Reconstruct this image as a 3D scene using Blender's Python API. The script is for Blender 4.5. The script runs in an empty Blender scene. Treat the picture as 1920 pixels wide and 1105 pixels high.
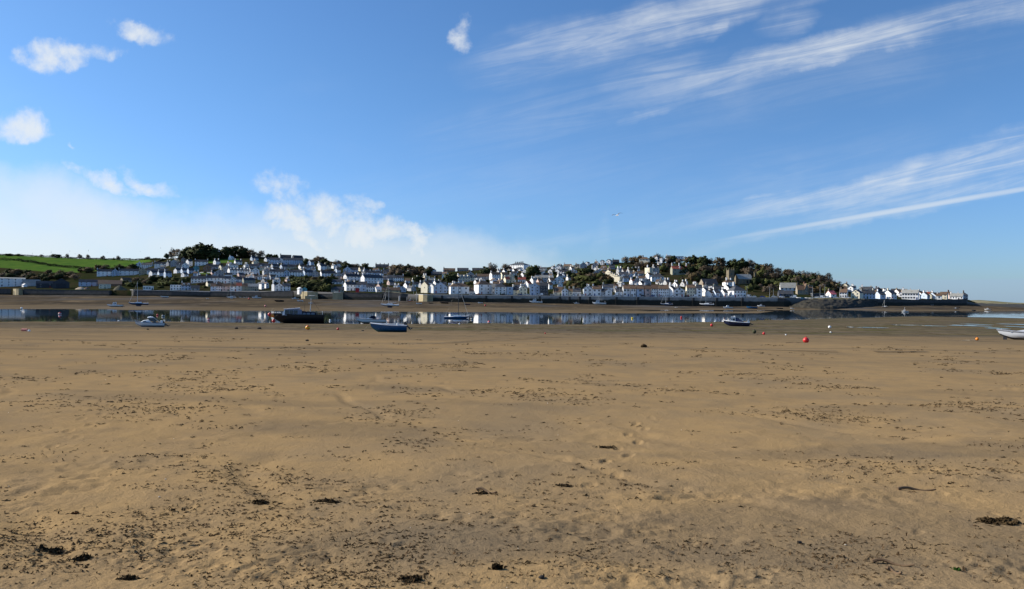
import bpy, math, random
import numpy as np
from mathutils import Matrix, Vector
R = math.radians
random.seed(7)
scn = bpy.context.scene
col = scn.collection

# ------------------------------------------------------------------ camera
F = 1423.0                      # focal length in photograph pixels (1920 wide)
CZ = 6.0                        # eye height above the water (water is z = 0)
SL = 0.0103                     # the photographer held the camera a little crooked
def hor(px): return 548.8 + SL * px
cam_d = bpy.data.cameras.new('camera'); cam = bpy.data.objects.new('camera', cam_d); col.objects.link(cam)
cam_d.sensor_width = 36; cam_d.lens = 36 * F / 1920; cam_d.clip_start = 0.1; cam_d.clip_end = 60000
_ro, _pi = math.atan(SL), math.atan((hor(960) - 552.5) / F)
_r = Vector((math.cos(_ro), 0, math.sin(_ro))); _f = Vector((0, math.cos(_pi), math.sin(_pi)))
_r = (_r - _f * _r.dot(_f)).normalized(); _u = _r.cross(_f)
M = Matrix((_r, _u, -_f)).transposed().to_4x4(); M.translation = (0, 0, CZ)
cam.matrix_world = M
scn.camera = cam

# ------------------------------------------------------------------ light
SUN_AZ, SUN_EL = 74, 29         # degrees left of the view direction, elevation
sd = Vector((-math.sin(R(SUN_AZ)) * math.cos(R(SUN_EL)), math.cos(R(SUN_AZ)) * math.cos(R(SUN_EL)), math.sin(R(SUN_EL))))
sun_d = bpy.data.lights.new('sun', 'SUN'); sun = bpy.data.objects.new('sun', sun_d); col.objects.link(sun)
sun_d.energy = 5.0; sun_d.angle = R(0.53); sun_d.color = (1.0, 0.93, 0.82)
sun.rotation_euler = sd.to_track_quat('Z', 'Y').to_euler(); sun.location = (-60, 30, 60)
scn.view_settings.view_transform = 'Standard'; scn.view_settings.look = 'None'
scn.view_settings.exposure = 0.6; scn.view_settings.gamma = 1
SKY_STRENGTH = 0.079
scn.cycles.max_bounces = 4; scn.cycles.diffuse_bounces = 2; scn.cycles.glossy_bounces = 2; scn.cycles.transmission_bounces = 1; scn.cycles.use_adaptive_sampling = True; scn.cycles.adaptive_threshold = .02
scn.cycles.caustics_reflective = False; scn.cycles.caustics_refractive = False; scn.cycles.use_denoising = True

def px_dir(px, py):
    d = _f + _r * ((px - 960) / F) - _u * ((py - 552.5) / F)
    return d
def P(px, py, D):               # the point seen at a pixel, D metres ahead
    d = px_dir(px, py); return Vector((0, 0, CZ)) + d * (D / d.y)

# world: Nishita sky with procedural clouds by direction
wd = bpy.data.worlds.new('World'); scn.world = wd; wd.use_nodes = True
nt = wd.node_tree; nt.nodes.clear()
def N(t, **k):
    n = nt.nodes.new(t)
    for a, v in k.items(): setattr(n, a, v)
    return n
def _in(s, v):
    if isinstance(v, bpy.types.NodeSocket): nt.links.new(v, s)
    else: s.default_value = v
def mth(op, a, b=None, c=None, clamp=False):
    n = N('ShaderNodeMath', operation=op, use_clamp=clamp); _in(n.inputs[0], a)
    if b is not None: _in(n.inputs[1], b)
    if c is not None: _in(n.inputs[2], c)
    return n.outputs[0]
def sstep(v, a, b):
    n = N('ShaderNodeMapRange', interpolation_type='SMOOTHSTEP'); _in(n.inputs[0], v); n.inputs[1].default_value = a; n.inputs[2].default_value = b
    return n.outputs[0]
def comb(x, y, z=0.0):
    n = N('ShaderNodeCombineXYZ'); _in(n.inputs[0], x); _in(n.inputs[1], y); _in(n.inputs[2], z); return n.outputs[0]
def noise(vec, scale, detail=5, rough=.55, dist=0.0):
    n = N('ShaderNodeTexNoise'); _in(n.inputs['Vector'], vec); n.inputs['Scale'].default_value = scale
    n.inputs['Detail'].default_value = detail; n.inputs['Roughness'].default_value = rough; n.inputs['Distortion'].default_value = dist
    return n.outputs[0]
sky = N('ShaderNodeTexSky', sky_type='NISHITA', sun_disc=False)
sky.sun_elevation = R(SUN_EL); sky.sun_rotation = R(-SUN_AZ); sky.altitude = 0; sky.air_density = 1.0; sky.dust_density = 0.45; sky.ozone_density = 3.0
tc = N('ShaderNodeTexCoord'); sep = N('ShaderNodeSeparateXYZ'); nt.links.new(tc.outputs['Generated'], sep.inputs[0])
dx, dy, dz = sep.outputs
dyc = mth('MAXIMUM', dy, 0.08)
u, v = mth('DIVIDE', dx, dyc), mth('DIVIDE', dz, dyc)
front = sstep(dy, 0.12, 0.4)
uv = comb(u, v)
wv = N('ShaderNodeTexNoise'); nt.links.new(uv, wv.inputs['Vector']); wv.inputs['Scale'].default_value = 11; wv.inputs['Detail'].default_value = 7; wv.inputs['Roughness'].default_value = .6
ws = N('ShaderNodeSeparateColor'); nt.links.new(wv.outputs['Color'], ws.inputs[0])
def warped(amp): return mth('MULTIPLY_ADD', mth('SUBTRACT', ws.outputs[0], .5), amp, u), mth('MULTIPLY_ADD', mth('SUBTRACT', ws.outputs[1], .5), amp * .7, v)
def pxuv(px, py):
    d = px_dir(px, py); return d.x / d.y, d.z / d.y
def blob(uu, vv, px, py, a, b, ang, s):   # an elliptical cloud of half-axes a, b (photo pixels), tilted ang degrees up to the right
    cu, cv = pxuv(px, py); ca, sa = math.cos(R(ang)), math.sin(R(ang)); k = F
    ex, ey = mth('SUBTRACT', uu, cu), mth('SUBTRACT', vv, cv)
    X = mth('MULTIPLY_ADD', ex, ca * k / a, mth('MULTIPLY', ey, sa * k / a))
    Y = mth('MULTIPLY_ADD', ex, -sa * k / b, mth('MULTIPLY', ey, ca * k / b))
    q = mth('MULTIPLY_ADD', X, X, mth('MULTIPLY', Y, Y))
    return mth('MULTIPLY', mth('SUBTRACT', 1, q, clamp=True), s)
def combine(lst):
    o = lst[0]
    for q in lst[1:]: o = mth('MAXIMUM', o, q)
    return o
# cumulus and low broken cloud
cu_, cv_ = warped(.10)
puffs = [(95,105,95,42,0,1.0),(150,98,90,26,8,.9),(265,55,75,27,-8,.75),(30,238,70,42,0,.95),(868,60,30,48,-15,.62),(127,281,18,9,-30,.55),
         (185,338,100,22,-12,.8),(290,345,90,24,-18,.8),(525,345,80,38,-10,.9),(560,385,120,45,-22,.85),(680,392,55,26,0,.85),(620,430,210,66,-12,1.0),(745,450,150,48,-15,.95)]
cum = combine([blob(cu_, cv_, *p) for p in puffs])
nf = noise(uv, 17, 7, .6, .3)
nf2 = noise(uv, 52, 5, .6, .2)
cumm = mth('MULTIPLY', mth('MULTIPLY', sstep(mth('ADD', cum, mth('MULTIPLY_ADD', mth('SUBTRACT', nf, .5), 2.6, mth('MULTIPLY', mth('SUBTRACT', nf2, .5), .8))), .14, 1.30), sstep(cum, .0, .45)), .84)
# the white veil low on the left and its ragged upper edge
veil = combine([blob(cu_, cv_, *p) for p in [(-120,470,700,190,-5,1.0),(420,470,420,90,-4,.95),(150,420,330,100,-14,.9),(800,480,330,60,-4,.75),(600,470,420,90,-6,.8),(-700,400,700,260,0,1.0)]])
veilm = mth('MULTIPLY', sstep(mth('ADD', veil, mth('MULTIPLY', mth('SUBTRACT', noise(comb(u, mth('MULTIPLY', v, 2.2)), 6, 5, .55), .5), .5)), .0, 1.05), .70)
# cirrus: long streaks rising to the right
sa_ = R(13)
su = mth('MULTIPLY_ADD', u, math.cos(sa_), mth('MULTIPLY', v, math.sin(sa_)))
sv = mth('MULTIPLY_ADD', u, -math.sin(sa_), mth('MULTIPLY', v, math.cos(sa_)))
ns = noise(comb(mth('MULTIPLY', su, 2.0), mth('MULTIPLY', sv, 27.0)), 1.8, 9, .66, 1.3)
nb = noise(uv, 7, 4, .6, .5)
su_, sv_ = warped(.06)
streaks = [(1230,42,420,52,13,.95),(1090,85,280,70,12,.6),(1150,190,520,90,12,.34),(1500,160,600,90,13,.30),(1000,330,500,90,9,.24),(1500,330,500,90,12,.28),(1350,42,55,20,28,.85),(1480,45,70,35,20,.55),(1560,92,520,38,13.5,1.0),(1300,160,300,48,12,.62),(1780,40,330,44,12,.75),(1230,130,170,40,14,.55),(1210,213,80,14,14,.7),
           (1800,305,300,50,17,.95),(1640,352,480,36,12,.95),(1930,285,190,60,14,1.0),(1750,365,420,20,11,.75),(1560,420,420,16,11.5,.55),
           (1128,440,16,55,-4,.33),(1000,460,210,16,8,.4),(1150,935,10,10,0,.01),(960,410,40,10,12,.3),(920,455,60,18,4,.4),(1330,405,260,16,13,.4)]
st = combine([blob(su_, sv_, *p) for p in streaks])
tex = sstep(mth('ADD', mth('MULTIPLY', ns, .6), mth('MULTIPLY', nb, .4)), .36, .70)
stm = mth('MULTIPLY', mth('MULTIPLY', sstep(st, .0, 1.15), mth('MULTIPLY_ADD', tex, .88, .12)), .80)
# one sharp vapour trail
trail = [(1720,388,480,8,10.2,.62)]
tm = mth('MULTIPLY', sstep(mth('ADD', combine([blob(u, v, *p) for p in trail]), mth('MULTIPLY', mth('SUBTRACT', ns, .5), .35)), .05, .8), .62)
# the far-off rest of the sky: the same thin broken cloud without a plan
far = mth('MULTIPLY', sstep(noise(tc.outputs['Generated'], 2.6, 4, .58, .4), .56, .8), mth('MULTIPLY', mth('SUBTRACT', 1.0, front), .6))
cl = mth('MULTIPLY', mth('MAXIMUM', mth('MAXIMUM', cumm, veilm), mth('MAXIMUM', stm, tm)), front)
cl = mth('MULTIPLY', mth('MAXIMUM', cl, far), sstep(dz, -.004, .004))
# a grey-blue bank of distant cloud along the sea horizon
bank = mth('MULTIPLY', sstep(mth('ADD', dz, mth('MULTIPLY', mth('SUBTRACT', noise(comb(u, 0.0), 6, 3), .5), .004)), .0285, .0245), .5)
mixb = N('ShaderNodeMix', data_type='RGBA'); _in(mixb.inputs['Factor'], bank)
CLOUD = 7.3
tint = N('ShaderNodeMix', data_type='RGBA', blend_type='MULTIPLY'); tint.inputs['Factor'].default_value = 1; nt.links.new(sky.outputs[0], tint.inputs['A']); 
tg = N('ShaderNodeMix', data_type='RGBA'); _in(tg.inputs['Factor'], sstep(dz, .0, .30)); tg.inputs['A'].default_value = (.60, .84, 1.27, 1); tg.inputs['B'].default_value = (.625, .90, 1.18, 1); nt.links.new(tg.outputs['Result'], tint.inputs['B'])
nt.links.new(tint.outputs['Result'], mixb.inputs['A']); mixb.inputs['B'].default_value = (2.9, 4.1, 5.6, 1)
mix = N('ShaderNodeMix', data_type='RGBA'); _in(mix.inputs['Factor'], cl)
nt.links.new(mixb.outputs['Result'], mix.inputs['A']); mix.inputs['B'].default_value = (CLOUD * .965, CLOUD * 1.0, CLOUD * 1.01, 1)
bg = N('ShaderNodeBackground'); nt.links.new(mix.outputs['Result'], bg.inputs[0]); bg.inputs[1].default_value = SKY_STRENGTH
wo = N('ShaderNodeOutputWorld'); nt.links.new(bg.outputs[0], wo.inputs[0])
wd.cycles.sampling_method = 'MANUAL'; wd.cycles.sample_map_resolution = 1024

# ------------------------------------------------------------------ helpers
def tag(o, label=None, cat=None, group=None, kind=None):
    for k, val in (('label', label), ('category', cat), ('group', group), ('kind', kind)):
        if val: o[k] = val
    return o
def new_obj(name, data, parent=None, loc=(0, 0, 0), rz=0.0, scale=None):
    o = bpy.data.objects.new(name, data); col.objects.link(o)
    o.location = loc
    if rz: o.rotation_euler = (0, 0, rz)
    if scale: o.scale = scale
    if parent: o.parent = parent
    return o
def empty(name, loc, rz=0.0, rx=0.0, ry=0.0):
    o = new_obj(name, None, None, loc); o.rotation_euler = (rx, ry, rz); o.empty_display_size = .5; return o
def np_mesh(name, V, Fc, mats, smooth=False, mi=None):
    V = np.asarray(V, np.float32); Fc = np.asarray(Fc, np.int32); k = Fc.shape[1]; n = len(Fc)
    me = bpy.data.meshes.new(name); me.vertices.add(len(V)); me.vertices.foreach_set('co', V.ravel())
    me.loops.add(n * k); me.loops.foreach_set('vertex_index', Fc.ravel())
    me.polygons.add(n); me.polygons.foreach_set('loop_start', np.arange(n, dtype=np.int32) * k)
    if mi is not None: me.polygons.foreach_set('material_index', np.asarray(mi, np.int32))
    me.polygons.foreach_set('use_smooth', np.full(n, smooth))
    for m in (mats if isinstance(mats, (list, tuple)) else [mats]): me.materials.append(m)
    me.update(calc_edges=True); me.validate(); return me
class MB:                        # gathers simple solids into one mesh
    def __init__(s): s.v, s.f, s.m = [], [], []
    def add(s, vs, fs, m=0):
        b = len(s.v); s.v += [tuple(q) for q in vs]; s.f += [tuple(i + b for i in q) for q in fs]; s.m += [m] * len(fs); return s
    def box(s, x0, x1, y0, y1, z0, z1, m=0):
        return s.add([(x0,y0,z0),(x1,y0,z0),(x1,y1,z0),(x0,y1,z0),(x0,y0,z1),(x1,y0,z1),(x1,y1,z1),(x0,y1,z1)],
              [(0,3,2,1),(4,5,6,7),(0,1,5,4),(1,2,6,5),(2,3,7,6),(3,0,4,7)], m)
    def prism(s, prof, y0, y1, m=0, y0t=None, y1t=None, zt=None):   # profile in x-z drawn counter-clockwise seen from -y
        n = len(prof)
        zs = [p[1] for p in prof]; za, zb = min(zs), max(zs)
        def yy(a, at, z): return a if at is None else a + (at - a) * (z - za) / max(zb - za, 1e-6)
        vs = [(x, yy(y0, y0t, z), z) for x, z in prof] + [(x, yy(y1, y1t, z), z) for x, z in prof]
        fs = [tuple(range(n)), tuple(range(2 * n - 1, n - 1, -1))] + [(i, i + n, (i + 1) % n + n, (i + 1) % n) for i in range(n)]
        return s.add(vs, fs, m)
    def tube(s, a, b, r0, r1=None, n=6, m=0):
        a, b = Vector(a), Vector(b); r1 = r0 if r1 is None else r1; d = (b - a).normalized()
        p = d.cross(Vector((0, 0, 1)) if abs(d.z) < .9 else Vector((1, 0, 0))).normalized(); q = d.cross(p)
        vs = [a + (p * math.cos(t) + q * math.sin(t)) * r0 for t in [2 * math.pi * i / n for i in range(n)]]
        vs += [b + (p * math.cos(t) + q * math.sin(t)) * r1 for t in [2 * math.pi * i / n for i in range(n)]]
        fs = [(i, (i + 1) % n, (i + 1) % n + n, i + n) for i in range(n)] + [tuple(range(n - 1, -1, -1)), tuple(range(n, 2 * n))]
        return s.add(vs, fs, m)
    def ball(s, c, r, sx=1, sy=1, sz=1, n=12, k=8, m=0):
        vs = [(c[0], c[1], c[2] + r * sz)]
        for i in range(1, k):
            t = math.pi * i / k
            vs += [(c[0] + r * sx * math.sin(t) * math.cos(2*math.pi*j/n), c[1] + r * sy * math.sin(t) * math.sin(2*math.pi*j/n), c[2] + r * sz * math.cos(t)) for j in range(n)]
        vs.append((c[0], c[1], c[2] - r * sz)); e = len(vs) - 1
        fs = [(0, 1 + j, 1 + (j + 1) % n) for j in range(n)]
        for i in range(k - 2):
            for j in range(n):
                a = 1 + i * n + j; b = 1 + i * n + (j + 1) % n; fs.append((a, a + n, b + n, b))
        fs += [(e, 1 + (k - 2) * n + (j + 1) % n, 1 + (k - 2) * n + j) for j in range(n)]
        return s.add(vs, fs, m)
    def mesh(s, name, mats, smooth=False):
        me = bpy.data.meshes.new(name); me.from_pydata(s.v, [], s.f)
        for m in (mats if isinstance(mats, (list, tuple)) else [mats]): me.materials.append(m)
        me.polygons.foreach_set('material_index', s.m)
        if smooth: me.polygons.foreach_set('use_smooth', [True] * len(s.f))
        me.update(); return me
    def build(s, name, mats, parent=None, loc=(0, 0, 0), smooth=False):
        return new_obj(name, s.mesh(name, mats, smooth), parent, loc)

# gradient noise in numpy
def _hash(ix, iy, seed):
    h = (ix.astype(np.int64) * 374761393 + iy.astype(np.int64) * 668265263 + seed * 974634599) & 0xffffffff
    h = ((h ^ (h >> 13)) * 1274126177) & 0xffffffff
    return ((h ^ (h >> 16)) & 0xffff) / 65535.0
def vnoise(x, y, seed=0):
    ix, iy = np.floor(x), np.floor(y); fx, fy = x - ix, y - iy
    ix, iy = ix.astype(np.int64), iy.astype(np.int64)
    def g(i, j):
        a = _hash(ix + i, iy + j, seed) * 2 * np.pi
        return np.cos(a) * (fx - i) + np.sin(a) * (fy - j)
    wx, wy = fx * fx * fx * (fx * (fx * 6 - 15) + 10), fy * fy * fy * (fy * (fy * 6 - 15) + 10)
    a = g(0, 0) * (1 - wx) + g(1, 0) * wx; b = g(0, 1) * (1 - wx) + g(1, 1) * wx
    return (a * (1 - wy) + b * wy) * 1.5

# ------------------------------------------------------------------ materials
class MT:                        # a little node-graph writer for materials
    def __init__(s, name):
        s.m = bpy.data.materials.new(name); s.m.use_nodes = True; s.t = s.m.node_tree
        s.b = s.t.nodes['Principled BSDF']
        s.tc = s.t.nodes.new('ShaderNodeTexCoord')
    def nd(s, t, **k):
        n = s.t.nodes.new(t)
        for a, val in k.items(): setattr(n, a, val)
        return n
    def lk(s, sock, val):
        if isinstance(val, bpy.types.NodeSocket): s.t.links.new(val, sock)
        else: sock.default_value = val
    def math(s, op, a, b=None, c=None, clamp=False):
        n = s.nd('ShaderNodeMath', operation=op, use_clamp=clamp); s.lk(n.inputs[0], a)
        if b is not None: s.lk(n.inputs[1], b)
        if c is not None: s.lk(n.inputs[2], c)
        return n.outputs[0]
    def noise(s, scale, detail=4, rough=.55, stretch=None, coord='Object', dist=0.0):
        vec = s.tc.outputs[coord]
        if stretch:
            mp = s.nd('ShaderNodeMapping'); mp.inputs['Scale'].default_value = stretch; s.lk(mp.inputs[0], vec); vec = mp.outputs[0]
        n = s.nd('ShaderNodeTexNoise'); s.lk(n.inputs['Vector'], vec); n.inputs['Scale'].default_value = scale
        n.inputs['Detail'].default_value = detail; n.inputs['Roughness'].default_value = rough; n.inputs['Distortion'].default_value = dist
        return n.outputs[0]
    def step(s, val, a, b, lo=0.0, hi=1.0):
        n = s.nd('ShaderNodeMapRange', interpolation_type='SMOOTHSTEP'); s.lk(n.inputs[0], val)
        for i, q in enumerate((a, b, lo, hi)): n.inputs[i + 1].default_value = q
        return n.outputs[0]
    def mix(s, fac, a, b, mode='MIX'):
        n = s.nd('ShaderNodeMix', data_type='RGBA', blend_type=mode); s.lk(n.inputs['Factor'], fac)
        for k_, q in (('A', a), ('B', b)):
            s.lk(n.inputs[k_], q if isinstance(q, bpy.types.NodeSocket) else (*q[:3], 1))
        return n.outputs['Result']
    def attr(s, name):
        n = s.nd('ShaderNodeAttribute', attribute_name=name); return n.outputs['Fac']
    def rnd(s): return s.nd('ShaderNodeObjectInfo').outputs['Random']
    def xyz(s, coord='Object'):
        n = s.nd('ShaderNodeSeparateXYZ'); s.lk(n.inputs[0], s.tc.outputs[coord]); return n.outputs
    def wz(s):
        g = s.nd('ShaderNodeNewGeometry'); n = s.nd('ShaderNodeSeparateXYZ'); s.lk(n.inputs[0], g.outputs['Position']); return n.outputs[2]
    def bump(s, h, strength=.4, dist=.02):
        n = s.nd('ShaderNodeBump'); s.lk(n.inputs['Height'], h); n.inputs['Strength'].default_value = strength; n.inputs['Distance'].default_value = dist
        s.lk(s.b.inputs['Normal'], n.outputs[0])
    def out(s, color, rough=.8, spec=.3, metal=0.0):
        s.lk(s.b.inputs['Base Color'], color if isinstance(color, bpy.types.NodeSocket) else (*color[:3], 1))
        s.lk(s.b.inputs['Roughness'], rough); s.b.inputs['Specular IOR Level'].default_value = spec; s.b.inputs['Metallic'].default_value = metal
        return s.m
def plain(name, c, rough=.7, spec=.3, var=.18, scale=1.5, metal=0.0):
    m = MT(name); n = m.noise(scale, 4)
    k = m.math('MULTIPLY_ADD', m.math('SUBTRACT', n, .5), var * 2, 1.0)
    k = m.math('MULTIPLY', k, m.math('MULTIPLY_ADD', m.rnd(), .16, .92))
    cc = m.nd('ShaderNodeCombineXYZ'); [m.lk(cc.inputs[i], k) for i in range(3)]
    return m.out(m.mix(1.0, c, cc.outputs[0], 'MULTIPLY'), rough, spec, metal)
def render_wall(name, c):        # painted render with streaks of dirt
    m = MT(name); st = m.noise(.6, 5, .6, (1, 1, .25)); fine = m.noise(4, 3)
    k = m.math('MULTIPLY', m.math('MULTIPLY_ADD', m.rnd(), .14, .90), m.math('MULTIPLY_ADD', m.math('SUBTRACT', fine, .5), .2, 1.0))
    cc = m.nd('ShaderNodeCombineXYZ'); [m.lk(cc.inputs[i], k) for i in range(3)]
    dirty = tuple(q * .62 for q in c)
    return m.out(m.mix(1.0, m.mix(m.step(st, .52, .75), c, dirty), cc.outputs[0], 'MULTIPLY'), .85, .2)
def slate(name, c, c2):
    m = MT(name); a = m.noise(.45, 5, .65); b = m.noise(3.5, 2, .5, (1, 1, 4))
    k = m.math('MULTIPLY_ADD', m.math('SUBTRACT', b, .5), .5, m.math('MULTIPLY_ADD', m.rnd(), .5, .75))
    cc = m.nd('ShaderNodeCombineXYZ'); [m.lk(cc.inputs[i], k) for i in range(3)]
    return m.out(m.mix(1.0, m.mix(m.step(a, .48, .7), c, c2), cc.outputs[0], 'MULTIPLY'), .7, .25)
WALLC = {'w': ((.87,.86,.83), 'white'), 'c': ((.74,.67,.50), 'cream'), 'b': ((.50,.58,.68), 'pale blue'), 'g': ((.40,.40,.40), 'grey'), 'y': ((.55,.45,.27), 'tan'),
         't': ((.10,.36,.40), 'teal'), 'n': ((.28,.16,.10), 'brown brick'), 'p': ((.62,.46,.40), 'pinkish'), 'k': ((.06,.065,.075), 'dark'), 's': ((.27,.23,.17), 'stone'), 'o': ((.34,.33,.25), 'olive grey')}
ROOFC = {'s': ((.045,.05,.06), (.09,.085,.075), 'slate'), 'n': ((.12,.075,.05), (.16,.12,.06), 'brown'), 'r': ((.26,.065,.04), (.16,.06,.045), 'red'), 'g': ((.27,.27,.25), (.20,.19,.15), 'pale grey'), 'p': ((.48,.12,.13), (.36,.1,.1), 'pinkish red'), 'w': ((.7,.7,.68), (.5,.5,.5), 'white')}
WM = {k: render_wall('wall_' + q[1].replace(' ', '_'), q[0]) for k, q in WALLC.items()}
RM = {k: slate('roof_' + q[2].replace(' ', '_'), q[0], q[1]) for k, q in ROOFC.items()}
MATS = {}
def mat(name, c=None, **k):
    if name not in MATS: MATS[name] = plain(name, c, **k)
    return MATS[name]
GLASS = plain('window_glass', (.018, .022, .03), .12, .5, .1)
TRIM = plain('painted_trim', (.72, .72, .70), .6)
HWHITE = plain('gelcoat_white', (.80, .80, .78), .28, .5, .06)
HGREY = plain('gelcoat_grey', (.42, .44, .47), .35, .5, .08)
HBLUE = plain('hull_blue', (.008, .085, .20), .35, .5, .2)
HTEAL = plain('hull_antifoul_teal', (.03, .13, .14), .6, .3, .3)
HNAVY = plain('hull_navy', (.012, .018, .055), .3, .5, .15)
HBLACK = plain('hull_black', (.008, .008, .010), .45, .4, .2)
HRED = plain('hull_red', (.36, .03, .02), .5, .4, .2)
CANVAS = plain('canvas_dark', (.012, .016, .035), .9, .1, .3)
CANVB = plain('canvas_blue', (.01, .05, .22), .85, .1, .25)
METAL = plain('dark_metal', (.03, .03, .032), .45, .5, .2)
ALU = plain('mast_alloy', (.62, .62, .60), .35, .5, .05)
ROPE = plain('rope', (.38, .33, .24), .9, .1, .2)
RUBBER = plain('tyre_rubber', (.02, .02, .02), .85, .2, .2)
TIMBER = plain('timber', (.14, .09, .05), .8, .2, .3)
CONC = plain('pale_concrete', (.52, .51, .48), .85, .2, .25)
# ------------------------------------------------------------------ sand, mud, water, land
def ss(x, a, b):
    t = np.clip((x - a) / (b - a), 0, 1); return t * t * (3 - 2 * t)
def near_edge(c):                # distance of the near water's edge along each bearing
    return np.interp(960 + F * c, [-600, 0, 300, 800, 1100, 1300, 1500, 1680, 1800, 1920, 2600], [158, 160, 165, 172, 181, 203, 244, 310, 345, 360, 400])
def beach_base(x, y):
    c = x / np.maximum(y + 1.5, .5); E = near_edge(c) + 7 * vnoise(x / 24., c * 3, 71) + 3 * vnoise(x / 8., c * 3, 72)
    z = np.where(y < 100, 4.4 - .0307 * y, 0)
    z = np.where((y >= 100) & (y < 131), 1.33 - .03 * (y - 100), z)
    z = np.where((y >= 131) & (y < E), .40 * (1 - ss(y, 131, E)) , z)
    z = np.where(y >= E, -.02 * (y - E), z)
    return z
def beach_relief(x, y, dd):
    def on(l): return np.clip(l / (2.5 * dd) - .4, 0, 1)
    z = .075 * vnoise(x / 9, y / 7, 1) * on(8) + .045 * vnoise(x / 3.1 + .3 * y / 3, y / 2.6, 2) * on(3)
    w = .5 + .5 * vnoise(x / 4.5, y / 4.5, 9)
    z += .026 * w * vnoise(x / .95 + .4 * y, y / .62, 3) * on(.9) + .0110 * w * vnoise(x / .33, y / .26, 4) * on(.3)
    rough = ss(vnoise(x / 1.7, y / 1.1, 14) + .6 * vnoise(x / .5, y / .35, 15), .12, .62)
    z += rough * (.017 * vnoise(x / .16, y / .13, 16) * on(.16) + .010 * vnoise(x / .07, y / .06, 17) * on(.07) + .02 * vnoise(x / .5, y / .4, 18) * on(.5)) + .0042 * vnoise(x / .11, y / .09, 5) * on(.1) + .0022 * vnoise(x / .045, y / .04, 6) * on(.045)
    # shallow drainage channels running down the beach
    q = x * .82 + .55 * y + 1.1 * vnoise(x / 3, y / 3, 11)
    ch = np.abs(((q / 2.7) % 1) - .5) * 2
    z -= .028 * ss(ch, .80, 1.0) * ss(vnoise(x / 5, y / 5, 12), -.1, .4) * on(.8)
    return z * np.clip(1 - (y - 90) / 60, .15, 1)
rowsD = np.concatenate([np.linspace(-1.2, 3.7, 14), 1 / np.linspace(1 / 3.8, 1 / 60, 350), np.geomspace(61, 520, 130)])
colsC = np.linspace(-.92, .92, 1080)
Y, C = np.meshgrid(rowsD, colsC, indexing='ij'); X = C * (Y + 1.5)
dD = np.gradient(rowsD)[:, None] * np.ones_like(X); spacing = np.maximum(dD, (Y + 1.5) * (colsC[1] - colsC[0]))
Z = beach_base(X, Y) + beach_relief(X, Y, spacing)
rs = np.random.RandomState(3)
# footprints and paw marks: real hollows with a pushed-up rim
def stamp(fx, fy, ang, la, lb, depth):
    i0, i1 = np.searchsorted(rowsD, [fy - la * 1.8, fy + la * 1.8]); cc = fx / (fy + 1.5); w = la * 1.8 / (fy + 1.5)
    j0, j1 = np.searchsorted(colsC, [cc - w, cc + w])
    if i1 - i0 < 2 or j1 - j0 < 2: return
    ex, ey = X[i0:i1, j0:j1] - fx, Y[i0:i1, j0:j1] - fy
    a = (ex * math.cos(ang) + ey * math.sin(ang)) / la; b = (-ex * math.sin(ang) + ey * math.cos(ang)) / lb
    q = a * a + b * b
    Z[i0:i1, j0:j1] += depth * (-np.exp(-q * q * 1.2) + .38 * np.exp(-(np.sqrt(q) - 1.25) ** 2 * 9))
for k in range(15):              # walking trails
    x0, y0 = rs.uniform(-14, 14), rs.uniform(3.5, 26); a = rs.uniform(-.5, .5) + rs.choice([0, math.pi / 2, math.pi / 3]); n = rs.randint(4, 16)
    for i in range(n):
        s = (-1) ** i * .10; fx, fy = x0 + i * .62 * math.cos(a) - s * math.sin(a), y0 + i * .62 * math.sin(a) + s * math.cos(a)
        if 3.2 < fy < 40: stamp(fx, fy, a + rs.uniform(-.2, .2), .15, .062, rs.uniform(.009, .018))
for k in range(420):             # scuffs
    fy = 1 / rs.uniform(1 / 30, 1 / 3.6); fx = rs.uniform(-.75, .75) * (fy + 1.5)
    stamp(fx, fy, rs.uniform(0, 3.14), rs.uniform(.04, .11), rs.uniform(.02, .05), rs.uniform(.003, .009))
def beach_z(x, y):               # height of the finished sand surface
    i = int(np.clip(np.searchsorted(rowsD, y), 1, len(rowsD) - 1)); j = int(np.clip(np.searchsorted(colsC, x / (y + 1.5)), 1, len(colsC) - 1))
    return float((Z[i, j] + Z[i - 1, j - 1]) / 2)
def grid_faces(n, m):
    a = (np.arange(n - 1)[:, None] * m + np.arange(m - 1)[None, :]).ravel()
    return np.stack([a, a + 1, a + m + 1, a + m], 1)
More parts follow.
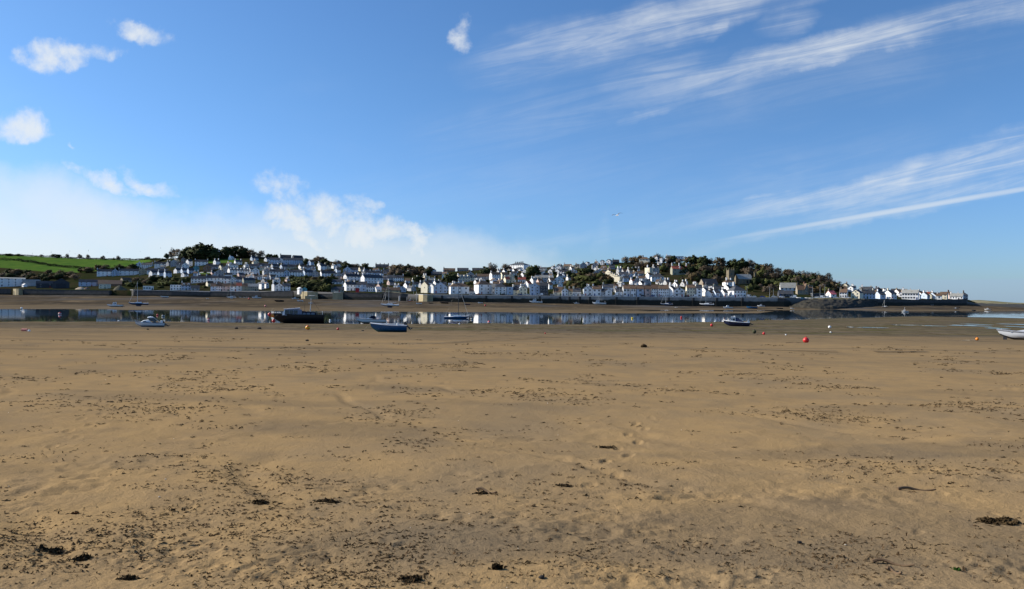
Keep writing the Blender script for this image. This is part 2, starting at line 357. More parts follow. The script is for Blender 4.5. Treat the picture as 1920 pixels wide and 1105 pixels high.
def sand_material():
    m = MT('sand'); wet = m.attr('wet'); alg = m.attr('algae')
    big = m.noise(.35, 5, .6, (1, .8, 1)); mid = m.noise(1.6, 6, .65); fine = m.noise(60, 3, .6); grain = m.noise(260, 2)
    c = m.mix(m.step(mid, .38, .68), (.292, .196, .094), (.250, .172, .090))
    c = m.mix(m.step(big, .44, .72), c, (.220, .158, .090))
    c = m.mix(m.math('MULTIPLY', m.step(m.noise(.9, 6, .7, (1, .5, 1)), .56, .72), .5), c, (.180, .138, .086))
    c = m.mix(m.math('MULTIPLY', m.step(fine, .58, .78), .35), c, (.11, .08, .045))
    c = m.mix(m.math('MULTIPLY', m.step(grain, .60, .80), .3), c, (.37, .29, .19))
    wn = m.math('MULTIPLY', wet, m.step(m.noise(.10, 5, .6, (.35, 1.6, 1)), .25, .7, .55, 1.1))
    c = m.mix(wn, c, (.086, .074, .058))
    c = m.mix(m.math('MULTIPLY', alg, m.step(m.noise(.16, 5, .65, (.3, 1.5, 1)), .45, .66)), c, (.070, .068, .024))
    far = m.step(wet, .35, .9); c = m.mix(m.math('MULTIPLY', far, m.step(m.noise(.45, 6, .75, (1, .3, 1)), .50, .62, 0, .75)), c, (.052, .040, .024)); c = m.mix(m.math('MULTIPLY', far, m.step(m.noise(.6, 6, .75, (1, .25, 1)), .54, .66, 0, .6)), c, (.17, .132, .085))
    m.bump(m.math('ADD', m.math('MULTIPLY', m.noise(38, 4, .65), 1.0), m.math('ADD', m.math('MULTIPLY', m.noise(140, 2), .35), m.math('MULTIPLY', m.noise(11, 4, .6), 1.2))), .8, .014)
    return m.out(c, m.math('MULTIPLY_ADD', wet, -.05, .95), .0)
def set_attr(me, name, a):
    at = me.attributes.new(name, 'FLOAT', 'POINT'); at.data.foreach_set('value', np.asarray(a, np.float32).ravel())
me = np_mesh('beach', np.stack([X, Y, Z], -1).reshape(-1, 3), grid_faces(*X.shape), sand_material(), True)
pxg = 960 + F * X / np.maximum(Y, 1)
wet = .22 * ss(Y, 9, 34) + ss(Y + 9 * vnoise(X / 22, Y / 14, 21), 48, 82) * .38 + ss(Y + 10 * vnoise(X / 30, Y / 20, 22), 95, 125) * .45
wet = np.maximum(wet, .6 * ss(vnoise(X / 26, Y / 3.2, 23), .18, .5) * ss(Y, 24, 40))
wet = np.maximum(wet, .35 * ss(vnoise(X / 5, Y / 2.2, 25), .2, .5))
set_attr(me, 'wet', np.clip(wet, 0, 1))
set_attr(me, 'algae', np.clip(ss(Y, 105, 135) * ss(pxg, 350, 1100) + .45 * ss(Y, 120, 150), 0, 1))
beach = tag(new_obj('beach', me), kind='structure')

def water_material():
    m = MT('calm_water'); m.out((.010, .022, .030), .03, .5); m.b.inputs['IOR'].default_value = 1.333
    m.bump(m.noise(.55, 3, .5, (.5, 1.4, 1)), .016, .12); return m.m
WATER = water_material()
wm = MB(); wm.add([(-9000, 120, 0), (9000, 120, 0), (40000, 40000, 0), (-40000, 40000, 0)], [(0, 1, 2, 3)])
tag(wm.build('river', WATER), kind='structure')

# the far side.  per bearing: distance of the sea wall, mud level at its foot, land level pixel there, crest distance and crest pixel
KP = [-700,-300,   0, 150, 250, 320, 400, 470, 560, 640, 700, 740, 800, 860, 950,1000,1060,1130,1200,1300,1400,1470,1500,1540,1600,1680,1750,1815,1835,1900,2600]
KD = [ 900, 880, 850, 815, 790, 775, 760, 745, 722, 700, 688, 680, 665, 655, 642, 635, 628, 618, 610, 600, 590, 582, 584, 590, 610, 640, 680, 720, 735, 800, 900]
KB = [ 3.4, 3.4, 3.4, 3.6, 3.8, 3.8, 3.6, 3.4, 3.1, 2.8, 2.6, 2.4, 2.0, 1.8, 1.7, 1.6, 1.5, 1.3, 1.1, 0.7, 1.0, 1.4, 1.5, 1.6, 2.2, 3.0, 3.4, 3.6, 3.6, 3.4, 3.4]
KQ = [ 540, 541, 541, 543, 545, 545, 546, 546, 546, 549, 551, 552, 552.5,553,554,554.5,555,555.5,556.5,557.5,558,558.5,559,559.5,560, 561.5,563, 565.5,571, 571, 578]
KE = [1600,1550,1500,1450,1400,1200,1150,1130,1080,1030,1020,1020,1000,1000,1000,1000,1000, 980, 960, 930, 900, 850, 830, 800, 780, 800, 820, 820, 900, 980,1100]
KC = [ 470, 474, 478, 485, 488, 485, 479, 480, 489, 496, 501, 505, 512, 509, 504, 503, 499, 493, 492, 495, 501, 517, 523, 531, 545, 551, 556, 562, 569.5, 570.5, 577]
def kk(c, t): return np.interp(960 + F * c, KP, t)
ROAD = 11.0
def land_py(c, D):
    d0 = kk(c, KD) + ROAD; t = (D - d0) / (kk(c, KE) - d0)
    return np.where(t <= 0, kk(c, KQ), np.where(t <= 1, kk(c, KQ) + (kk(c, KC) - kk(c, KQ)) * t, kk(c, KC)))
def land_z(x, y):
    c = x / y; D = y; E = kk(c, KE); h = hor(960 + F * c)
    z = CZ + np.minimum(D, E) * (h - land_py(c, np.minimum(D, E))) / F
    return z - .06 * np.maximum(D - E, 0)
def land_D(px, py):              # how far away the hillside is where this pixel meets it
    c = (px - 960) / F; a, b = float(kk(c, KQ)), float(kk(c, KC)); d0 = float(kk(c, KD)) + ROAD
    t = min(max((a - py) / (a - b), 0.0), 1.0); return d0 + t * (float(kk(c, KE)) - d0)
def far_edge(c):
    return np.interp(960 + F * c, [-600, 0, 300, 600, 850, 1080, 1300, 1420, 1480, 1560, 1680, 1830, 1930, 2600], [275, 277, 288, 294, 304, 316, 337, 350, 470, 548, 500, 585, 600, 620])
def mud_z(x, y):
    c = x / y; E = far_edge(c) + 12 * vnoise(x / 40., c * 3, 73) + 6 * vnoise(x / 13., c * 3, 74); W = kk(c, KD); t = np.clip((y - E) / np.maximum(W - E, 5), -1, 1.3)
    z = kk(c, KB) * (.65 * t + .35 * np.sign(t) * t * t)
    p = 960 + F * c
    # the second, narrow channel behind the sand bar
    ch = np.exp(-((y - np.interp(p, [820, 1000, 1300, 1480], [398, 402, 428, 470])) / np.interp(p, [820, 950, 1150, 1300, 1480], [5, 9, 22, 26, 30])) ** 2) * ss(p, 770, 860) * (1 - ss(p, 1480, 1560))
    z = z * (1 - ch) - .35 * ch
    return z + .42 * vnoise(x / 34, y / 22, 31) * ss(t, .02, .3) + .20 * vnoise(x / 11, y / 12, 32) * ss(t, .02, .3)
mr = np.concatenate([np.linspace(255, 620, 190), np.linspace(623, 960, 70)]); mc = np.linspace(-1.0, 1.0, 700)
MY, MC_ = np.meshgrid(mr, mc, indexing='ij'); MX = MC_ * MY
MZ = mud_z(MX, MY)
MZ = np.where(MY > kk(MC_, KD) + 4, np.minimum(MZ, kk(MC_, KB) - .03 * (MY - kk(MC_, KD))), MZ)
def mud_material():
    m = MT('tidal_mud'); a = m.noise(.035, 6, .65, (1, .3, 1)); b = m.noise(.07, 6, .72, (1, .28, 1)); c_ = m.noise(.014, 4, .6, (1, .4, 1))
    c = m.mix(m.step(a, .38, .62), (.088, .068, .044), (.050, .041, .031)); c = m.mix(m.step(b, .53, .68), c, (.160, .120, .076))
    c = m.mix(m.math('MULTIPLY', m.step(b, .46, .34), .85), c, (.038, .033, .027)); c = m.mix(m.step(c_, .48, .66, 0, .6), c, (.085, .084, .086))
    c = m.mix(m.math('MULTIPLY', m.step(m.wz(), .5, .2), .7), c, m.mix(m.step(b, .4, .6), (.16, .122, .078), (.115, .088, .055)))
    return m.out(c, .92, .0)
me = np_mesh('mud_flat', np.stack([MX, MY, MZ], -1).reshape(-1, 3), grid_faces(*MX.shape), mud_material(), True)
tag(new_obj('mud_flat', me), kind='structure')
# hillside
lc = np.linspace(-1.05, 1.05, 640); lt = np.concatenate([[0.0], np.linspace(0, 1, 150), np.linspace(1.02, 1.9, 30)])
LT, LC = np.meshgrid(lt, lc, indexing='ij'); d0 = kk(LC, KD) + 3.2
LY = d0 + LT * (kk(LC, KE) - d0); LX = LC * LY
LZ = land_z(LX, LY) + .5 * vnoise(LX / 14, LY / 14, 41) * ss(LT, .08, .2)
LZ[0] = kk(LC[0], KB) - .8
pp = 960 + F * LC; qy = np.where(LT > 1, kk(LC, KC), land_py(LC, LY))
hedge_y = np.interp(pp, [-700, 0, 60, 120, 160, 260, 300], [478, 486.5, 492, 502, 504.5, 504, 500])
low_y = np.interp(pp, [-700, 0, 40, 100, 140, 200, 290], [499, 502, 506, 511, 512, 507, 489])
field = (pp < 283) * (qy < low_y) * 1.0
lawn = ((pp > 388) & (pp < 447) & (qy > 485.5) & (qy < 493)) | ((pp > 372) & (pp < 406) & (qy > 511) & (qy < 514)) | ((pp > 1140) & (pp < 1178) & (qy > 498) & (qy < 502))
field = np.maximum(field, lawn * 1.0)
road = (LY - kk(LC, KD) < ROAD) * (pp > 300) * 1.0; road[:1] = 0
def hill_material():
    m = MT('hillside'); n1 = m.noise(.05, 5, .6); n2 = m.noise(.3, 4, .6)
    c = m.mix(m.step(n1, .4, .62), (.020, .026, .010), (.034, .028, .016)); c = m.mix(m.step(n2, .52, .7), c, (.014, .019, .008))
    g = m.mix(m.step(m.noise(.04, 5, .6), .35, .65), (.046, .098, .020), (.074, .124, .024))
    g = m.mix(m.step(m.noise(.5, 3), .5, .75, 0, .35), g, (.036, .066, .014))
    c = m.mix(m.attr('field'), c, g); c = m.mix(m.attr('road'), c, (.16, .155, .15))
    return m.out(c, .95, .0)
me = np_mesh('hillside', np.stack([LX, LY, LZ], -1).reshape(-1, 3), grid_faces(*LX.shape), hill_material(), True)
set_attr(me, 'field', field); set_attr(me, 'road', road)
tag(new_obj('hillside', me), kind='structure')
def on_hill(px, py, back=0.0):
    D = land_D(px, py) + back; c = (px - 960) / F; x = c * D
    return Vector((x, D, float(land_z(np.array(x), np.array(D)))))
# far dunes beyond the point and the dark reef in front of them
def ridge(name, xs, tops, D, dep, base, m, label=None):
    V_, n = [], len(xs)
    for k, dd in enumerate((-dep, -dep * .5, 0, dep * .6, dep * 1.4)):
        for q, tp in zip(xs, tops):
            zt = CZ + (hor(q) - tp) * D / F; f_ = (0, .55, 1, .8, 0)[k]
            V_.append(((q - 960) / F * D, D + dd, base + (zt - base) * f_ + .3 * math.sin(q * .9 + k * 2) * f_))
    f_ = grid_faces(5, n); return tag(new_obj(name, np_mesh(name, V_, f_, m, True)), kind='structure')
dune_m = MT('dune_grass'); dune_m = dune_m.out(dune_m.mix(dune_m.step(dune_m.noise(.02, 4), .4, .65), (.15, .14, .07), (.24, .21, .13)), .95, .1)
ridge('dunes', list(np.linspace(1780, 2100, 24)), list(np.interp(np.linspace(1780, 2100, 24), [1780, 1815, 1835, 1860, 1885, 1905, 1960, 2100], [566, 563.2, 562.6, 564.2, 566.5, 567.8, 569, 570.5])), 1900, 120, -.3, dune_m)
reef_m = plain('weedy_rock', (.045, .042, .032), .8, .3, .5, .2)
ridge('rock_reef', list(np.linspace(1800, 2010, 22)), list(np.interp(np.linspace(1800, 2010, 22), [1800, 1830, 1870, 1905, 2010], [568.2, 568.4, 569.6, 570.6, 573])), 740, 25, -.3, reef_m)
# the rocky point below the slipway
pv = []
pts = np.linspace(1478, 1648, 120)
for k, f_ in enumerate(np.linspace(0, 1, 26)):
    for q in pts:
        c = (q - 960) / F; W = float(kk(c, KD)); s = math.sin(math.pi * (q - 1478) / 170) ** .7
        D = W + 4 - f_ * (5 + 46 * s); topz = CZ + (hor(q) - np.interp(q, [1478, 1490, 1505, 1520, 1535, 1620, 1640, 1650], [574, 570, 564, 560, 558.8, 560.3, 562, 566])) * W / F
        z = topz * (1 - f_ ** 1.5 * .98) - .7 * (f_ > .9) + (.15 < f_ < .97) * (0.8 * float(vnoise(np.array(q / 9.), np.array(k / 2.7), 61)) + .35 * float(vnoise(np.array(q / 3.2), np.array(k / 1.3), 62)))
        pv.append((c * D, D, z))
pm = MT('rocky_shore'); wz_ = pm.wz(); c1 = pm.mix(pm.step(pm.noise(.25, 5, .65), .4, .65), (.022, .021, .016), (.045, .039, .027))
pm = pm.out(pm.mix(pm.step(wz_, 7.0, 8.5), c1, pm.mix(pm.step(pm.noise(.1, 4), .4, .6), (.22, .18, .11), (.12, .12, .05))), .9, .2)
tag(new_obj('rocky_point', np_mesh('rocky_point', pv, grid_faces(26, len(pts)), pm, True)), kind='structure')
# pools left on the flats at the right
def pool(name, px, py, wpx, hpx, seed):
    D0 = None
    for D in np.arange(60, 340, .5):
        z = float(beach_base(np.array((px - 960) / F * D), np.array(D)))
        if CZ - (py - hor(px)) * D / F <= z + .01: D0 = D; break
    D0 = D0 or 200; z = max(float(beach_base(np.array((px - 960) / F * D0), np.array(D0))), 0) + .10
    a, b = wpx / 2 / F * D0, hpx / 2 * D0 * D0 / F / max(CZ - z, .5)
    r_ = random.Random(seed); V_ = []; n = 40; ph = [r_.uniform(0, 6.28) for _ in range(6)]
    for i in range(n):
        t = 2 * math.pi * i / n; k = 1 + .22 * math.sin(2 * t + ph[0]) + .2 * math.sin(3 * t + ph[1]) + .14 * math.sin(5 * t + ph[2]) + .1 * math.sin(9 * t + ph[3])
        V_.append((a * k * math.cos(t), b * k * math.sin(t), 0))
    mb = MB(); mb.add(V_, [tuple(range(n))]); x = (px - 960) / F * D0
    tag(mb.build(name, WATER, None, (x, D0, z)), kind='structure')
for i, q in enumerate([(1880,595,150,4,1),(1593,614.3,16,1.4,2),(1634,615.3,42,1.4,3),(1700,610.5,44,1.2,4),(1815,611.5,60,1.8,5),(1868,616.5,36,1.6,6),(1905,609,40,1.6,7),(1790,594,70,1.3,8),(1915,614,30,2,9),(1830,609,40,1.1,10),(1750,612,30,1.0,11)]): pool('tide_pool', *q)
# ------------------------------------------------------------------ sea walls and quays
def stone_mat(name, c1, c2, weed=True):
    m = MT(name); a = m.noise(.35, 5, .65); b = m.noise(1.3, 3, .6, (1, 1, 2.2)); z = m.wz()
    c = m.mix(m.step(a, .4, .65), c1, c2); c = m.mix(m.step(b, .55, .75, 0, .6), c, tuple(q * .55 for q in c1))
    if weed:
        zz = m.math('MULTIPLY_ADD', m.math('SUBTRACT', m.noise(.12, 4, .6), .5), 3.0, z)
        c = m.mix(m.step(zz, 6.1, 4.7), c, m.mix(m.step(b, .45, .6), (.022, .024, .020), (.040, .040, .030)))
    return m.out(c, .9, .2)
QUAY = stone_mat('quay_stone', (.30, .29, .27), (.22, .215, .20)); DARKST = stone_mat('dark_wall_stone', (.085, .08, .075), (.055, .055, .055)); TANST = stone_mat('lit_stone', (.42, .35, .21), (.33, .27, .16), False)
def sea_wall(label, pts, m, coping=None, thick=1.4, buttress=(), bm=None, z_low=None, name='sea_wall'):
    # pts: (photo x, extra distance in front of the shore line, top pixel)
    W = []
    for q, dd, tp in pts:
        D = float(kk((q - 960) / F, KD)) + dd; p = P(q, tp, D); W.append(p)
    root = empty(name, (W[0].x, W[0].y, 0)); o = Vector((W[0].x, W[0].y, 0)); tag(root, label, 'wall')
    f = MB(); cp = MB()
    for a, b in zip(W, W[1:]):
        d = (b - a); d.z = 0; n = Vector((-d.y, d.x, 0)).normalized() * thick
        def quad(mb, z0a, z0b, z1a, z1b, off, th):
            A, B = a - o - n.normalized() * off, b - o - n.normalized() * off; nn = n.normalized() * th
            mb.add([(A.x, A.y, z0a), (B.x, B.y, z0b), (B.x + nn.x, B.y + nn.y, z0b), (A.x + nn.x, A.y + nn.y, z0a), (A.x, A.y, z1a), (B.x, B.y, z1b), (B.x + nn.x, B.y + nn.y, z1b), (A.x + nn.x, A.y + nn.y, z1a)],
               [(0,3,2,1),(4,5,6,7),(0,1,5,4),(1,2,6,5),(2,3,7,6),(3,0,4,7)])
        zl = -1.2 if z_low is None else z_low
        quad(f, zl, zl, a.z - .35, b.z - .35, 0, thick); quad(cp, a.z - .35, b.z - .35, a.z, b.z, .12, thick * .6)
    f.build('wall_face', m, root); cp.build('coping', coping or m, root)
    for q in buttress:
        D = float(kk((q - 960) / F, KD)); p = P(q, float(np.interp(q, [t[0] for t in pts], [t[2] for t in pts])) + .8, D)
        MB().box(-.9, .9, -.55, .3, -1, p.z).build('buttress', bm or m, root, (p.x - o.x, p.y - o.y, 0))
    return root
sea_wall('dark stone sea wall at the far left below the white yard building', [(-260, 0, 541), (-60, 0, 541.5), (20, 0, 541.5)], DARKST)
sea_wall('short tan stone slip end in the gap of the left sea wall', [(21, 8, 542), (30, -4, 541.5), (35, -5, 541.5)], TANST, thick=8)
sea_wall('long dark grassy-topped sea wall under the boat yard sheds', [(36, 6, 542), (44, 0, 541.4), (120, 0, 543.2), (206, 0, 544.2), (214, 8, 545)], DARKST, plain('grassy_coping', (.14, .14, .05), .9, .1, .4))
sea_wall('dark quay wall with a pale coping along the yachts left of centre', [(244, 6, 543.4), (250, 0, 543.6), (320, 0, 545), (393, 0, 547.2)], DARKST, CONC)
sea_wall('dark quay wall below the long olive grey terrace', [(393.5, 0, 546.4), (440, 0, 546.8), (489, 0, 547.6)], DARKST, QUAY)
sea_wall('low dark garden wall left of the tan stone bastion', [(489.5, 0, 548), (520, 0, 545.6), (549, 0, 546.2)], DARKST)
sea_wall('sunlit tan stone bastion with two small gabled huts on top', [(548, 28, 545.4), (576, -14, 546.4), (579, -12, 546.4)], TANST, CONC, 10)
sea_wall('lower tan stone landing beside the bastion', [(574, -6, 553.5), (584, -20, 554.5), (586, -16, 554.5)], TANST, CONC, 6)
sea_wall('dark stone wall behind the launch mast below the evergreens', [(578, 2, 551), (600, 0, 551.2), (627, 0, 551)], DARKST)
sea_wall('small sunlit cream stone block in the dark wall', [(625.5, 10, 547.5), (633, -6, 548), (634.5, -4, 548)], TANST, CONC, 5)
sea_wall('dark wall with railings below the narrow blue and white houses', [(634, 0, 548), (670, 0, 549.2), (716, 0, 550.4)], DARKST)
sea_wall('tan topped wall by the slipway left of the main quay', [(716, 2, 546.8), (735, 2, 547.6), (752, 2, 549.6), (772, 4, 551.3)], DARKST, TANST)
sea_wall('bright tan stone head of the main quay at the slipway', [(770, 26, 551.6), (793, -8, 552.2), (801, -8, 552.6)], TANST, CONC, 9, name='stone_pier')
QB = [829, 868, 912, 960, 1012, 1050, 1068, 1087, 1106, 1156, 1196, 1254, 1300, 1344, 1392]
sea_wall('long grey stone quay wall in front of the waterfront houses', [(801, -7, 552.8), (806, 0, 552.9), (860, 0, 553.2), (950, 0, 554.2), (1000, 0, 554.8), (1060, 0, 555.3), (1130, 0, 555.8), (1200, 0, 556.6), (1300, 0, 557.6), (1400, 0, 558.1), (1458, 0, 558.6)], QUAY, CONC, 2.2, QB, DARKST, name='quay_wall')
sea_wall('dark sloping end of the quay beside the slipway boats', [(1458, 0, 558.8), (1470, 0, 559.4), (1478, 2, 563), (1487, 4, 570)], DARKST)
sea_wall('dark sea wall beneath the right hand headland houses', [(1600, 0, 560.6), (1645, 0, 561), (1680, 0, 562), (1750, 0, 562.2), (1790, -4, 561.5), (1812, -8, 560.5), (1814, 20, 561)], DARKST)
# railing along the main quay
def railing(label, x0, x1, dp):
    root = empty('quay_railing', (0, 0, 0)); tag(root, label, 'railing')
    qs = np.arange(x0, x1, 4.0); pts = []
    for q in qs:
        c = (q - 960) / F; D = float(kk(c, KD)) + .25; zt = P(q, float(np.interp(q, [806, 860, 950, 1000, 1060, 1130, 1200, 1300, 1400, 1458], [552.9, 553.2, 554.2, 554.8, 555.3, 555.8, 556.6, 557.6, 558.1, 558.6])), D)
        pts.append(zt)
    root.location = pts[0]
    for p in pts: MB().box(-.05, .05, -.05, .05, -.3, 1.05).build('post', METAL, root, p - pts[0])
    for h in (.55, 1.05):
        mb = MB()
        for a, b in zip(pts, pts[1:]): mb.tube(a - pts[0] + Vector((0, 0, h)), b - pts[0] + Vector((0, 0, h)), .035, n=4)
        mb.build('rail', METAL, root)
railing('thin dark railing along the top of the main quay wall', 806, 1456, 0)

# ------------------------------------------------------------------ houses
def window_mesh():
    mb = MB(); mb.box(-.5, .5, -.06, .04, 0, 1, 0)
    mb.box(-.46, -.02, -.075, -.062, .04, .485, 1); mb.box(.02, .46, -.075, -.062, .04, .485, 1); mb.box(-.46, -.02, -.075, -.062, .515, .96, 1); mb.box(.02, .46, -.075, -.062, .515, .96, 1)
    return mb.mesh('window', [TRIM, GLASS])
WIN = window_mesh()
_dm = MB(); _dm.box(-.5, .5, -.07, .04, 0, 1, 0); DOORM = {k: _dm.mesh('door', mat('door_' + k, cc)) for k, cc in (('dark', (.03, .035, .04)), ('green', (.03, .08, .04)), ('red', (.3, .03, .03)), ('blue', (.04, .08, .2)))}
ORD = 'first second third fourth fifth sixth seventh eighth ninth tenth eleventh twelfth thirteenth fourteenth fifteenth sixteenth seventeenth eighteenth nineteenth twentieth'.split()
ORD += ['twenty-' + q for q in ORD[:9]] + ['thirtieth'] + ['thirty-' + q for q in ORD[:9]] + ['fortieth'] + ['forty-' + q for q in ORD[:9]]
HOUSES = []
def house(spec, row, idx, total, side='left'):
    px, py, w, h, form, yaw, wc, rc = spec[:8]; opt = spec[8] if len(spec) > 8 else {}
    rnd_ = random.Random(int(px * 31 + py * 7))
    D = opt.get('D') or land_D(px, py); s = D / F; al = math.atan((px - 960) / F); th = R(yaw) - al * (1.0 if al < 0 else .4)
    dep = opt.get('dep', 7.5 if form != 'G' else 9.5)
    tv = th + al; Wd = max((w * s - dep * abs(math.sin(tv))) / math.cos(tv), 3.2)
    H = max(h * s, 2.3); x = (px - 960) / F * D
    zb = CZ + D * (hor(px) - py) / F if opt.get('D') else float(land_z(np.array(x), np.array(D)))
    off = (dep * math.cos(tv) + Wd * abs(math.sin(tv))) / 2 * .9
    yy = D + off; x *= yy / D
    root = empty(opt.get('name', 'house'), (x, yy, zb), th)
    a, b = Wd / 2, dep / 2; pitch = opt.get('pitch', .72)
    rise = opt.get('rise', (b if form in 'FH' else a) * pitch); rise = min(rise, 4.6) if form != 'X' else .25
    lo = -3.0
    wl = MB()
    if form == 'F':
        wl.add([(-a,-b,lo),(a,-b,lo),(a,b,lo),(-a,b,lo),(-a,-b,H),(a,-b,H),(a,b,H),(-a,b,H),(-a,0,H+rise),(a,0,H+rise)],
               [(0,3,2,1),(0,1,5,4),(2,3,7,6),(3,0,4,8,7),(1,2,6,9,5)])
    elif form == 'G':
        wl.add([(-a,-b,lo),(a,-b,lo),(a,b,lo),(-a,b,lo),(-a,-b,H),(a,-b,H),(a,b,H),(-a,b,H),(0,-b,H+rise),(0,b,H+rise)],
               [(0,3,2,1),(0,1,5,8,4),(2,3,7,9,6),(3,0,4,7),(1,2,6,5)])
    else: wl.box(-a, a, -b, b, lo, H + (.0 if form == 'H' else .35))
    wl.build('wall', WM[wc], root)
    rf = MB(); e = .35; t = .22
    if form == 'F':
        for sg in (-1, 1):
            k = rise / b; y0, z0 = sg * (b + e), H - e * k + .06
            rf.add([(-a-.15,y0,z0),(a+.15,y0,z0),(a+.15,0,H+rise+.06),(-a-.15,0,H+rise+.06),(-a-.15,y0,z0+t),(a+.15,y0,z0+t),(a+.15,0,H+rise+.06+t),(-a-.15,0,H+rise+.06+t)],
               [(0,1,2,3),(4,7,6,5),(0,4,5,1),(1,5,6,2),(2,6,7,3),(3,7,4,0)] if sg < 0 else [(0,3,2,1),(4,5,6,7),(0,1,5,4),(1,2,6,5),(2,3,7,6),(3,0,4,7)])
    elif form == 'G':
        for sg in (-1, 1):
            k = rise / a; x0, z0 = sg * (a + e), H - e * k + .06
            rf.add([(x0,-b-.2,z0),(x0,b+.2,z0),(0,b+.2,H+rise+.06),(0,-b-.2,H+rise+.06),(x0,-b-.2,z0+t),(x0,b+.2,z0+t),(0,b+.2,H+rise+.06+t),(0,-b-.2,H+rise+.06+t)],
               [(0,1,2,3),(4,7,6,5),(0,4,5,1),(1,5,6,2),(2,6,7,3),(3,7,4,0)] if sg > 0 else [(0,3,2,1),(4,5,6,7),(0,1,5,4),(1,2,6,5),(2,3,7,6),(3,0,4,7)])
    elif form == 'H':
        r_ = max(a - b * .9, .3) if a > b else .25
        rf.add([(-a-e,-b-e,H),(a+e,-b-e,H),(a+e,b+e,H),(-a-e,b+e,H),(-r_,0,H+rise),(r_,0,H+rise)], [(0,3,2,1),(0,1,5,4),(2,3,4,5),(3,0,4),(1,2,5)])
    else:
        rf.box(-a-.2, a+.2, -b-.2, b+.2, H + .35, H + .6)
    roof = rf.build('roof', RM[rc], root)
    # chimneys belong to the roof
    for i in range(opt.get('ch', 1 if form in 'FGH' and rnd_.random() < .75 else 0)):
        cw = rnd_.uniform(.45, .65); cmat = WM[opt.get('cc', rnd_.choice('wwcs' if wc in 'wcb' else 'wns'))]
        if form == 'G': cx, cy, cz = 0, b * (.85 - 1.7 * (i % 2)), H + rise
        else:
            n_ = opt.get('ch', 1); cx = (-a + .6) if i == 0 and n_ < 3 else (a - .6 if i == 1 and n_ < 3 else -a + .8 + i * (2 * a - 1.6) / max(n_ - 1, 1)); cy, cz = 0, H + rise
            if form == 'H': cx *= .5
        hh = opt.get('chh', rnd_.uniform(1.2, 1.9))
        mb = MB(); mb.box(-cw, cw, -cw * .8, cw * .8, -.8, hh); mb.box(-cw - .1, cw + .1, -cw * .8 - .1, cw * .8 + .1, hh, hh + .16)
        for q in (-.5, .5): mb.tube((q * cw, 0, hh + .16), (q * cw, 0, hh + .6), .14, .11, 6, 1)
        mb.build('chimney', [cmat, mat('chimney_pot', (.32, .14, .08))], roof, (cx, cy, cz))
    for i in range(opt.get('dor', 0)):
        n_ = opt['dor']; cx = -a + (i + .5) * 2 * a / n_; dw = min(1.0, a / n_ * .7)
        dm = MB(); zc = H + rise * .25
        dm.add([(-dw,0,0),(dw,0,0),(dw,2.2,0),(-dw,2.2,0),(-dw,0,1.2),(dw,0,1.2),(dw,2.2,1.2),(-dw,2.2,1.2),(0,0,1.9),(0,2.2,1.9)], [(0,3,2,1),(0,1,5,8,4),(3,0,4,7),(1,2,6,5),(4,8,9,7),(8,5,6,9)])
        d = dm.build('dormer', WM[opt.get('dc', 'w')], roof, (cx, -b * .82, zc))
        new_obj('window', WIN, d, (0, 0, .25), 0, (dw * 1.2, 1, .9))
    if not opt.get('now'):
        rows = opt.get('rows', max(1, round(H / 2.75))); nc = opt.get('cols', max(1, int(Wd / 3.1))); fh = H / rows
        door_at = rnd_.randrange(nc) if nc > 1 and not opt.get('nodoor') else -1
        if h * w > 45 or opt.get('rows'):
            for r_ in range(rows):
                for i in range(nc):
                    cx = -a + (i + .5) * Wd / nc; ww = min(1.15, Wd / nc * .45) * opt.get('ws', 1)
                    if r_ == 0 and i == door_at:
                        new_obj('door', DOORM[rnd_.choice(['dark', 'dark', 'green', 'red', 'blue'])], root, (cx, -b, .05), 0, (1.0, 1, 2.05)); continue
                    new_obj('window', WIN, root, (cx, -b - .01, r_ * fh + fh * .36), 0, (ww, 1, min(1.45, fh * .5)))
            if form == 'G' and rise > 2.2: new_obj('window', WIN, root, (0, -b - .01, H + rise * .12), 0, (.9, 1, 1.1))
        else:
            for i in range(max(1, nc)): new_obj('window', WIN, root, (-a + (i + .5) * Wd / max(1, nc), -b - .01, H * .42), 0, (min(1.1, Wd * .3), 1, min(1.3, H * .42)))
        if yaw > 12 and form in 'FG' and rnd_.random() < .5:
            o = new_obj('window', WIN, root, (-a - .01, -b * .1, H * .62), -math.pi / 2, (.8, 1, 1.1))
    for ex in opt.get('extra', []): ex(root, a, b, H, rise)
    # the label
    def ordn(i):
        return ['first', 'second', 'third', 'fourth', 'fifth', 'sixth', 'seventh', 'eighth', 'ninth', 'tenth', 'eleventh', 'twelfth', 'thirteenth', 'fourteenth', 'fifteenth', 'sixteenth', 'seventeenth', 'eighteenth', 'nineteenth', 'twentieth'][i]
    if 'label' in opt: lab = opt['label']
    else:
        look = WALLC[wc][1] + ('' if form == 'X' else ' ' + ROOFC[rc][2] + '-roofed') + {'F': ' house', 'G': ' gabled house', 'H': ' hipped house', 'X': ' flat-topped house'}[form]
        o_ = 'leftmost' if idx == 0 else ('rightmost' if idx == total - 1 else ordn(idx) + ' from left')
        lab = f'{look}, {o_} {row}'
    tag(root, lab, opt.get('cat', 'house'), 'houses of the town across the water'); HOUSES.append((px, py, w))
    return root
def row(phrase, specs):
    specs = sorted(specs, key=lambda q: q[0])
    for i, q in enumerate(specs): house(q, phrase, i, len(specs))
S = lambda **k: k
